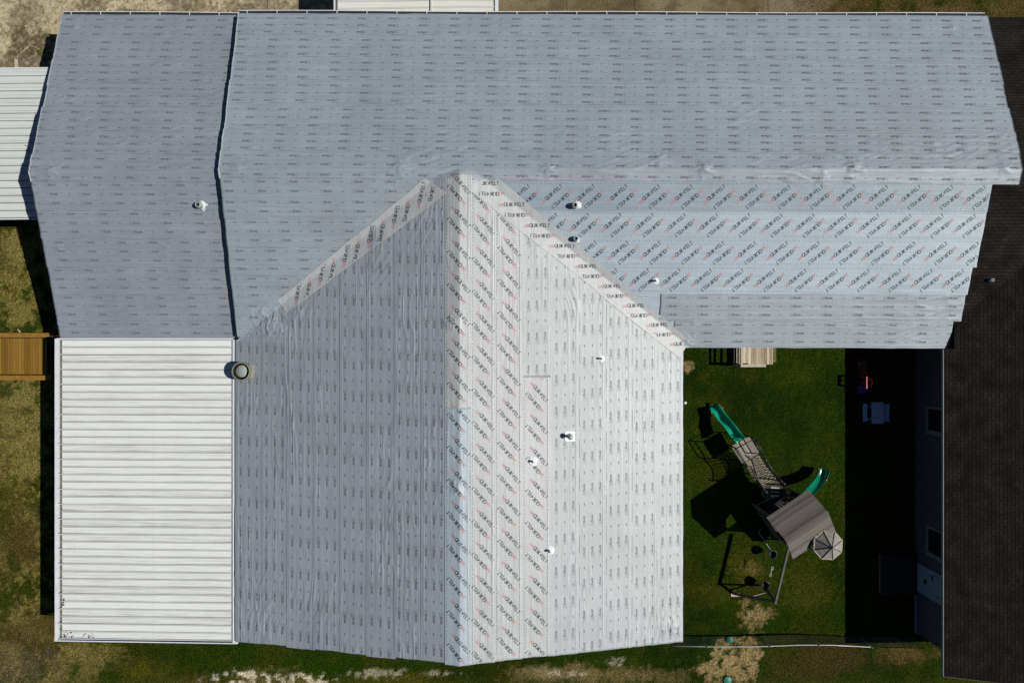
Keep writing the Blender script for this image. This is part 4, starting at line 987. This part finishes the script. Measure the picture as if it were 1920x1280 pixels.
# turret roof
tc_ = W3(1552.5, 1021.5, 2.45); mb = MB(); n = 8; rad = .71; apex = (*W(1560.5, 1026.5, 2.95), 2.95)
ring = [(tc_[0]+rad*cos(2*pi*(k+.42)/n), tc_[1]+rad*sin(2*pi*(k+.42)/n), 2.45) for k in range(n)]
for k in range(n): mb.face([ring[k], ring[(k+1) % n], apex]); mb.face([ring[(k+1) % n], ring[k], (apex[0], apex[1], 2.40)])
M_turret = mat('silvered_board', (.26, .235, .20), .85, amt=.3, scale=9, stretch=(1, 1, 1))
tr = mb.build('turret_roof', M_turret, ps)
mb = MB()
for k in range(n): mb.bar(np.array(ring[k])+(0, 0, .012), np.array(apex)+(0, 0, .012), .02, .014)
mb.build('roof_seam', M_black, tr)
mb = MB()
for k in range(n):
    for f in (.98,): 
        a = np.array(ring[k])*f+np.array(apex)*(1-f); b = np.array(ring[(k+1) % n])*f+np.array(apex)*(1-f); mb.bar(a+(0, 0, .006), b+(0, 0, .006), .03, .02)
mb.build('roof_trim', M_pale_wood, tr)
mb = MB()
for k in range(n): mb.bar((ring[k][0]*.8+tc_[0]*.2, ring[k][1]*.8+tc_[1]*.2, .0), (ring[k][0]*.8+tc_[0]*.2, ring[k][1]*.8+tc_[1]*.2, 2.41), .06, .06)
mb.build('turret_frame', M_wood, ps)
slab('turret_floor', [(tc_[0]+.55*cos(2*pi*(k+.42)/n), tc_[1]+.55*sin(2*pi*(k+.42)/n), 1.5) for k in range(n)], .04, M_wood, ps)
# tower frame and floor
cen = (np.array(A1)+A2+B1+B2)/4; e1 = dirv/np.linalg.norm(dirv); e2 = np.array((e1[1], -e1[0], 0))
def tp(a, b, z): return (cen[0]+e1[0]*a+e2[0]*b, cen[1]+e1[1]*a+e2[1]*b, z)
for (a, b) in ((-.85, -.85), (.85, -.85), (.85, .85), (-.85, .85)):
    mb = MB(); mb.bar(tp(a, b, 0), tp(a, b, 2.95), .09, .09); mb.build('post', M_wood, ps)
slab('tower_floor', [tp(-.9, -.9, 1.5), tp(.9, -.9, 1.5), tp(.9, .9, 1.5), tp(-.9, .9, 1.5)], .04, mat('shaded_floor_board', (.03, .026, .022), .9, amt=.3, scale=6), ps)  # floor boards darkened to stand for the shade under the roof
mb = MB()
for k in range(13):
    a = -.8+k*.133
    for b in (-.87, .87): mb.bar(tp(a, b, 1.45), tp(a, b, 2.5), .08, .02, up=tuple(e1))  # slats carried up high to fill a hole in the tower's cast shadow
for k in range(10):
    b = -.75+k*.165; mb.bar(tp(.87, b, 1.45), tp(.87, b, 2.5), .08, .02, up=tuple(e2))
M_shade_wood = mat('shaded_wood', (.028, .024, .02), .9, amt=.3, scale=6)  # wood blackened so the railing reads as shaded
mb.build('tower_railing', M_shade_wood, ps)
mb = MB()                                                       # lattice skirt
for k in range(8):
    for s_ in (-1, 1): mb.bar(tp(-.87, -.8+k*.2, .1 if s_ > 0 else 1.3), tp(-.87, -.8+k*.2+.0001+s_*.0, 1.3 if s_ > 0 else .1), .03, .03)
for k in range(7): mb.bar(tp(-.87, -.8, .2+k*.17), tp(-.87, .8, .2+k*.17), .03, .03)
mb.build('climbing_net', M_wood, ps)
# west platform, bridge
zp = 1.15
Pq = [W3(1371, 836, zp), W3(1405, 818, zp), W3(1424, 850, zp), W3(1392, 869, zp)]
bang = math.atan2(Pq[2][1]-Pq[1][1], Pq[2][0]-Pq[1][0])
M_plat = plank_mat('grey_deck_planks', bang, .14, ((.17, .15, .125), (.32, .285, .24)), gap=.07)
slab('platform', Pq, .04, M_plat, ps)
for p in Pq:
    mb = MB(); mb.bar((p[0], p[1], 0), (p[0], p[1], zp+.75), .05, .05); mb.build('post', M_black, ps)
mb = MB()
def rail(a, b, z): mb.tube([(a[0], a[1], z), (b[0], b[1], z)], .026, n=6)
rail(Pq[0], Pq[1], zp+.74); rail(Pq[1], Pq[2], zp+.74); rail(Pq[0], Pq[3], zp+.74); rail(Pq[1], Pq[2], zp+.4); rail(Pq[0], Pq[3], zp+.4)
mb.build('guard_rail', M_black, ps)
E0, E1 = np.array(W3(1398, 868, zp)), np.array(W3(1424, 854, zp)); Fa, Fb = np.array(W3(1424, 914, 1.25)), np.array(W3(1457, 899, 1.25))
mb = MB(); ns = 17
for k in range(ns):
    f = k/(ns-1); a = E0*(1-f)+Fa*f; b = E1*(1-f)+Fb*f; z = zp-.28*sin(pi*f)*.8+.1*f; tw = random.uniform(-.012, .012)
    mb.bar((a[0], a[1], z+tw), (b[0], b[1], z-tw), .052, .03)
mb.build('rope_bridge', mat('bridge_slat', (.27, .24, .17), .85, amt=.3, scale=9), ps)
mb = MB()
for (a, b, o_) in ((E0, Fa, 0), (E1, Fb, 0)):
    mb.tube([(a[0]*(1-f)+b[0]*f, a[1]*(1-f)+b[1]*f, zp+.75-.25*sin(pi*f)+.1*f) for f in np.linspace(0, 1, 9)], .032, n=6)
    for k in range(16):
        f0, f1 = k/16, (k+1)/16; p0 = a*(1-f0)+b*f0; p1 = a*(1-f1)+b*f1; z0_, z1_ = (zp-.26*sin(pi*f0), zp+.75-.25*sin(pi*f1)) if k % 2 == 0 else (zp+.75-.25*sin(pi*f0), zp-.26*sin(pi*f1)); mb.tube([(p0[0], p0[1], z0_), (p1[0], p1[1], z1_)], .01, n=4)
    for k in range(1, 8): f = k/8; p = a*(1-f)+b*f; mb.tube([(p[0], p[1], zp-.26*sin(pi*f)), (p[0], p[1], zp+.75-.25*sin(pi*f)+.1*f)], .008, n=5)
mb.build('rope_rail', M_black, ps)
Q4 = [Fa+(0, 0, .02), Fb+(0, 0, .02), np.array(W3(1482, 935, 1.27)), np.array(W3(1446, 955, 1.27))]
slab('landing_floor', Q4, .04, mat('shaded_board', (.045, .04, .035), .9, amt=.3), ps)  # shade over the landing put into the floor colour
mb = MB()
for p in Q4[:2]: mb.bar((p[0], p[1], 0), (p[0], p[1], 2.2), .07, .07)
for k in range(5): f = k/4; p = np.array(Q4[1])*(1-f)+np.array(Q4[2])*f; mb.bar((p[0], p[1], 1.2), (p[0], p[1], 2.0), .07, .02)
mb.build('landing_frame', M_black, ps)
for py in (914, 921, 928):
    mb = MB(); a_ = W3(1445, py, 1.31); b_ = W3(1461, py+1, 1.31); mb.bar(a_, b_, .075, .03); mb.build('sunlit_slat', M_pale_wood, ps)  # pale slats stand for the sunlit strip of the landing
# climbing handles that stick out over the shaded lawn
for (pa, pb, pc_) in (((1424, 953), (1421, 946), (1449, 931)), ((1427, 991), (1422, 997), (1444, 1029))):
    z = 1.6; mb = MB(); mb.tube([W3(*pa, z), W3(*pb, z), W3(*pc_, z), W3(pc_[0]+4, pc_[1]+4, z-.2)], .013, n=6); mb.build('climb_handle', M_galv, ps)
# slides
def slide(path, wd, wall, name, m, round_=False):
    """path: (x,y,z) centreline from low to high"""
    P = [np.array(p, float) for p in path]; n = len(P); prof = []
    if round_: prof = [(wd/2*cos(a), wall*(1-sin(a))*1.0) for a in np.linspace(0, pi, 15)]
    else: prof = [(wd/2+.02, wall), (wd/2, wall+.008), (wd/2-.02, wall-.01), (wd/2-.035, .02), (wd/2-.08, 0), (-wd/2+.08, 0), (-wd/2+.035, .02), (-wd/2+.02, wall-.01), (-wd/2, wall+.008), (-wd/2-.02, wall)]
    V = []
    for i, p in enumerate(P):
        d = P[min(i+1, n-1)]-P[max(i-1, 0)]; d[2] = 0; d /= np.linalg.norm(d); r = np.array((d[1], -d[0], 0))
        for (a, b) in prof: V.append(tuple(p+r*a+np.array((0, 0, b))))
    k = len(prof); Fs = [(i*k+j, i*k+j+1, (i+1)*k+j+1, (i+1)*k+j) for i in range(n-1) for j in range(k-1)]
    me = bpy.data.meshes.new(name); me.from_pydata(V, [], Fs); o = link(name, me, m, ps, True)
    so_ = o.modifiers.new('thick', 'SOLIDIFY'); so_.thickness = .015; so_.offset = -1
    return o
lo_, hi_ = np.array(W3(1334.5, 760, .15)), np.array(W3(1387, 826, 1.2))
pth = []
for f in np.linspace(0, 1, 26):
    p = lo_*(1-f)+hi_*f; p = np.array(p); p[2] = .18+1.0*(f**.95)+.045*sin(f*4*pi+.4); pth.append(p)
slide(pth, .46, .24, 'slide', M_green)
ctrl = [(1541, 878, .35), (1540, 884, .36), (1536, 893, .42), (1529, 903, .62), (1521, 912, .9), (1513, 921, 1.2), (1505, 930, 1.45), (1497, 940, 1.6)]
cp = [np.array(W3(*c)) for c in ctrl]; pth = []
for i in range(len(cp)-1):
    for f in np.linspace(0, 1, 5)[:-1]:
        p0, p1, p2, p3 = cp[max(i-1, 0)], cp[i], cp[i+1], cp[min(i+2, len(cp)-1)]
        pth.append(.5*((2*p1)+(-p0+p2)*f+(2*p0-5*p1+4*p2-p3)*f*f+(-p0+3*p1-3*p2+p3)*f**3))
pth.append(cp[-1])
slide(pth, .52, .30, 'slide', mat('deep_green_plastic', (.003, .15, .085), .22, amt=.05), True)
# swing beam, legs, swings
bz = 2.1; S0, S1 = np.array(W3(1478, 1028, bz)), np.array(W3(1453, 1131, bz))
mb = MB(); mb.bar(S0, S1, .085, .14); mb.build('swing_beam', mat('grey_beam', (.095, .09, .07), .85, amt=.25, scale=6), ps)
mb = MB(); mb.bar(S1+(0, .08, -.05), W3(1374, 1112, 0), .09, .09); mb.build('leg', M_wood, ps)
mb = MB(); mb.bar(S1+(0, .08, -.05), (S1[0]+.25, S1[1]+.1, 0), .09, .09); mb.build('leg', M_wood, ps)
mb = MB(); l0 = np.array(W3(1374, 1112, 0)); mb.bar(S1*.38+l0*.62+np.array((0, 0, 0)), (S1[0]+.2, S1[1]+.1, .8), .05, .09); mb.build('leg_brace', M_wood, ps)
mb = MB(); bx = W3(1378, 1113.5, 0); mb.box(bx[0]-.21, bx[1]-.09, 0, bx[0]+.21, bx[1]+.08, .06)
tag(mb.build('plank', M_pale_wood), 'short pale plank lying on the grass beside the swing leg', 'plank')
dbeam = (S1-S0)/np.linalg.norm(S1-S0)
for (px, py) in ((1446.5, 1037), (1433, 1095.5)):
    c = np.array(W3(px, py, .5)); mb = MB()
    mb.lathe([(.12, -.14), (.19, 0), (.215, .12), (.225, .14), (.205, .14)], tuple(c), 24, caps=False); mb.lathe([(.205, .139), (.195, .12), (.16, 0), (0.0, -.08)], tuple(c), 24, 1, caps=False); mb.lathe([(.12, -.14), (0, -.14)], tuple(c), 24, caps=False)
    sw = mb.build('bucket_swing', [M_dgreen, M_black], ps)
    f = (c-S0)@dbeam; hb = S0+dbeam*f; mb = MB()
    for s_ in (-1, 1): mb.tube([c+dbeam*s_*.2+(0, 0, .12), np.array((hb[0], hb[1], bz-.07))+dbeam*s_*.22], .009, n=5)
    mb.build('chain', M_black, sw)
c = np.array(W3(1446, 1071, 1.0)); hb = S0+dbeam*((c-S0)@dbeam)
mb = MB()
mb.tube([c-dbeam*.17, c+dbeam*.17], .016, n=8)
for s_ in (-1, 1):
    rg = c+dbeam*s_*.17; mb.tube([rg+np.array((.055*cos(t), .075*sin(t), .02)) for t in np.linspace(0, 2*pi, 13)], .011, n=6)
    mb.tube([rg, (hb[0]+dbeam[0]*s_*.2, hb[1]+dbeam[1]*s_*.2, bz-.07)], .005, 1, n=4)
mb.build('trapeze', [M_rope, M_black], ps)

# ------------------------------------------------------------------ toys in the shade of the wing
pt = empty('kids_picnic_table', (*W(1640, 773, 0), 0)); tag(pt, "child's pale blue plastic picnic table with benches, in the wing's shadow", 'picnic table')
M_pale = mat('pale_blue_plastic', (.34, .45, .56), .5, amt=.08)
def rr_box(mb, pa, pb, z0, z1):
    a = W(*pa, z1); b = W(*pb, z1); mb.box(min(a[0], b[0]), min(a[1], b[1]), z0, max(a[0], b[0]), max(a[1], b[1]), z1)
mb = MB(); rr_box(mb, (1634.5, 754), (1658, 794), .46, .5); mb.build('tabletop', M_pale, pt, .015)
mb = MB(); rr_box(mb, (1618.5, 757), (1626.5, 790), .26, .3); mb.build('bench', M_pale, pt, .012)
mb = MB(); rr_box(mb, (1659, 757), (1668, 790), .26, .3); mb.build('bench', M_pale, pt, .012)
for py in (762, 786):
    mb = MB(); a = W(1624, py, .2); b = W(1664, py, .2); mb.bar((a[0], a[1], .22), (b[0], b[1], .22), .05, .06); c_ = ((a[0]+b[0])/2, a[1]); mb.bar((c_[0]-.3, c_[1], 0), (c_[0]-.1, c_[1], .45), .05, .05); mb.bar((c_[0]+.3, c_[1], 0), (c_[0]+.1, c_[1], .45), .05, .05)
    mb.build('leg', M_pale, pt)
hp = empty('toy_basketball_hoop', (*W(1622, 722, 0), 0)); tag(hp, 'red, orange and blue toy basketball hoop standing in shadow by the lawn', 'toy hoop')
bx, by = W(1625.5, 717, 1.0)
mb = MB(); mb.box(bx-.018, by-.29, .84, bx+.018, by+.29, 1.0); mb.box(bx-.018, by-.29, .42, bx+.018, by-.2, .839); mb.box(bx-.018, by+.2, .42, bx+.018, by+.29, .839); mb.build('backboard', mat('red_plastic', (.62, .015, .05), .35, amt=.05), hp)
mb = MB(); cx_, cy_ = bx+.3, by; mb.tube([(cx_+.2*cos(t), cy_+.24*sin(t), .6) for t in np.linspace(0, 2*pi, 21)], .02, n=6); mb.lathe([(.19, .59), (.14, .45), (.13, .42)], (cx_, cy_, 0), 16, caps=False); mb.box(bx+.02, by-.04, .58, bx+.11, by+.04, .62); mb.build('hoop', mat('orange_plastic', (.35, .13, .01), .45, amt=.08), hp)
mb = MB(); mb.tube([(bx-.02, by, .1), (bx-.02, by, .86)], .03, n=8); mb.build('pole', M_dark, hp)
mb = MB(); a = W(1620, 733, .15); mb.lathe([(.32, 0), (.32, .1), (.22, .17), (0, .18)], (a[0], a[1]+.15, 0), 6); mb.build('base', mat('blue_plastic', (.01, .02, .22), .4, amt=.1), hp)
ts = empty('toddler_slide', (*W(1615, 690, 0), 0)); tag(ts, 'small dim orange plastic toddler slide behind the toy hoop', 'toy slide')
mb = MB(); a = W(1617, 690, .3)
mb.bar((a[0]-.1, a[1]+.35, .42), (a[0]+.16, a[1]-.35, .10), .34, .03); mb.build('chute', mat('brown_orange_plastic', (.16, .05, .012), .5, amt=.1), ts)
mb = MB()
for s_ in (-.19, .19): mb.bar((a[0]-.1+s_, a[1]+.35+s_*.3, .46), (a[0]+.16+s_, a[1]-.35+s_*.3, .14), .03, .09)
mb.bar((a[0]-.16, a[1]+.42, 0), (a[0]-.1, a[1]+.42, .44), .04, .3); mb.build('side_frame', mat('maroon_plastic', (.10, .025, .02), .5), ts)
# ball, doorstep pad
mb = MB(); x, y = W(1284.5, 755, .1); mb.lathe([(0.001, 0)]+[(.085*sin(t), .085-.085*cos(t)) for t in np.linspace(.2, pi-.05, 10)], (x, y, 0), 16)
tag(mb.build('ball', mat('white_ball', (.75, .73, .55), .5)), 'small white ball on the grass beside the bright gable wall', 'ball')
dp = empty('doorstep', (*W(1683, 1077, 0), 0)); tag(dp, 'dark wooden doorstep platform in front of the white side door', 'doorstep')
a = W(1652, 1040, .28); b = W(1714, 1115, .28)
mb = MB(); mb.box(a[0], b[1], .22, 20.0, a[1], .28); mb.build('deck_boards', plank_mat('dark_step_boards', pi/2, .14, ((.018, .016, .015), (.035, .03, .028))), dp)
mb = MB(); mb.box(a[0]+.03, b[1]+.03, 0, a[0]+.07, a[1]-.03, .219); mb.build('riser', M_wood, dp)

# ------------------------------------------------------------------ chain-link fence with top rail
fn = empty('chain_link_fence', (7.5, -14.6, 0)); tag(fn, 'low galvanised chain-link fence with a pale top rail closing the play yard', 'fence')
fz = 1.15
pts = [W3(1262, 1210.5, fz), W3(1340, 1211.7, fz), W3(1420, 1211.5, fz), W3(1500, 1208.5, fz), W3(1560, 1208.7, fz), W3(1635, 1212.5, fz)]
mb = MB(); mb.tube(pts, .022, n=8); mb.build('top_rail', mat('bright_pipe', (.5, .5, .46), .4, metal=.2), fn)
gate_end = W3(1738, 1214, fz)
mb = MB(); mb.tube([pts[-1], gate_end], .018, n=6); mb.tube([(pts[-1][0], pts[-1][1], .1), (gate_end[0], gate_end[1], .1)], .015, n=6); mb.build('gate_rail', M_darkline, fn)
posts_px = (1325, 1443, 1535, 1635)
for px in posts_px+(1700,):
    x = W(px, 0, fz)[0]; y = np.interp(x, [p[0] for p in pts], [p[1] for p in pts]); mb = MB(); mb.tube([(x, y, 0), (x, y, fz+.03)], .022, n=8); mb.lathe([(.035, 0), (.03, .04), (0, .06)], (x, y, fz+.02), 8); mb.build('post', M_galv, fn)
mb = MB(); xx = [p[0] for p in pts]+[gate_end[0]]; yy = [p[1] for p in pts]+[gate_end[1]]
x = xx[0]
while x < xx[-1]-.06:
    y = float(np.interp(x, xx, yy)); z = .03
    while z < fz-.05:
        mb.bar((x, y, z), (x+.055, y, z+.06), .003, .003); mb.bar((x+.055, y+.003, z), (x, y+.003, z+.06), .003, .003); z += .06
    x += .055
mb.build('wire_mesh', mat('dull_wire', (.07, .075, .06), .6), fn)
# green lids
for i, (px, py, r, lb) in enumerate(((1369, 1198.5, .175, 'round sea-green lid in the sand just inside the chain-link fence'), (1364.5, 1275, .205, 'round sea-green lid in the sand at the bottom edge of the picture'))):
    x, y = W(px, py, .08); mb = MB(); mb.lathe([(r, 0), (r, .07), (r-.015, .085), (r*.5, .09), (r*.45, .1), (0, .1)], (x, y, 0), 28)
    tag(mb.build('access_lid', mat('sea_green_lid', (.03, .20, .125), .55, amt=.12, scale=6)), lb, 'lid', 'green access lids in the sandy patch')
# sticks
def stick(name, pts, r, m, label):
    mb = MB()
    for p in pts: mb.tube(p, r, n=5)
    tag(mb.build(name, m), label, 'branch')
stick('branch', [[W3(33, 617, .1), W3(37, 622, .06), W3(40, 627, .03)], [W3(37, 622, .06), W3(34, 626, .02)]], .03, M_pale_wood, 'short broken branch on the grass above the wooden walkway')
stick('twig', [[W3(47, 272, 2.79), W3(54, 276, 2.78), W3(48, 283, 2.78)]], .014, mat('twig', (.16, .12, .07), .9), 'forked brown twig lying on the pale carport roof')
stick('branch', [[W3(48, 82, .05), W3(58, 86.5, .04), W3(66, 89, .03), W3(74, 93, .05)], [W3(53, 87, .04), W3(45, 95, .03), W3(35, 104, .04)], [W3(86, 97, .05), W3(95, 94, .04)]], .018, M_pale_wood, 'long pale forked branch on the stained concrete above the carport')
mb = MB(); x, y = W(26.5, 121, .2); mb.box(x-.05, y-.5, 0, x+.05, y+.3, .12); tag(mb.build('timber_offcut', M_pale_wood), 'grey timber offcut on the concrete against the carport edge', 'timber')
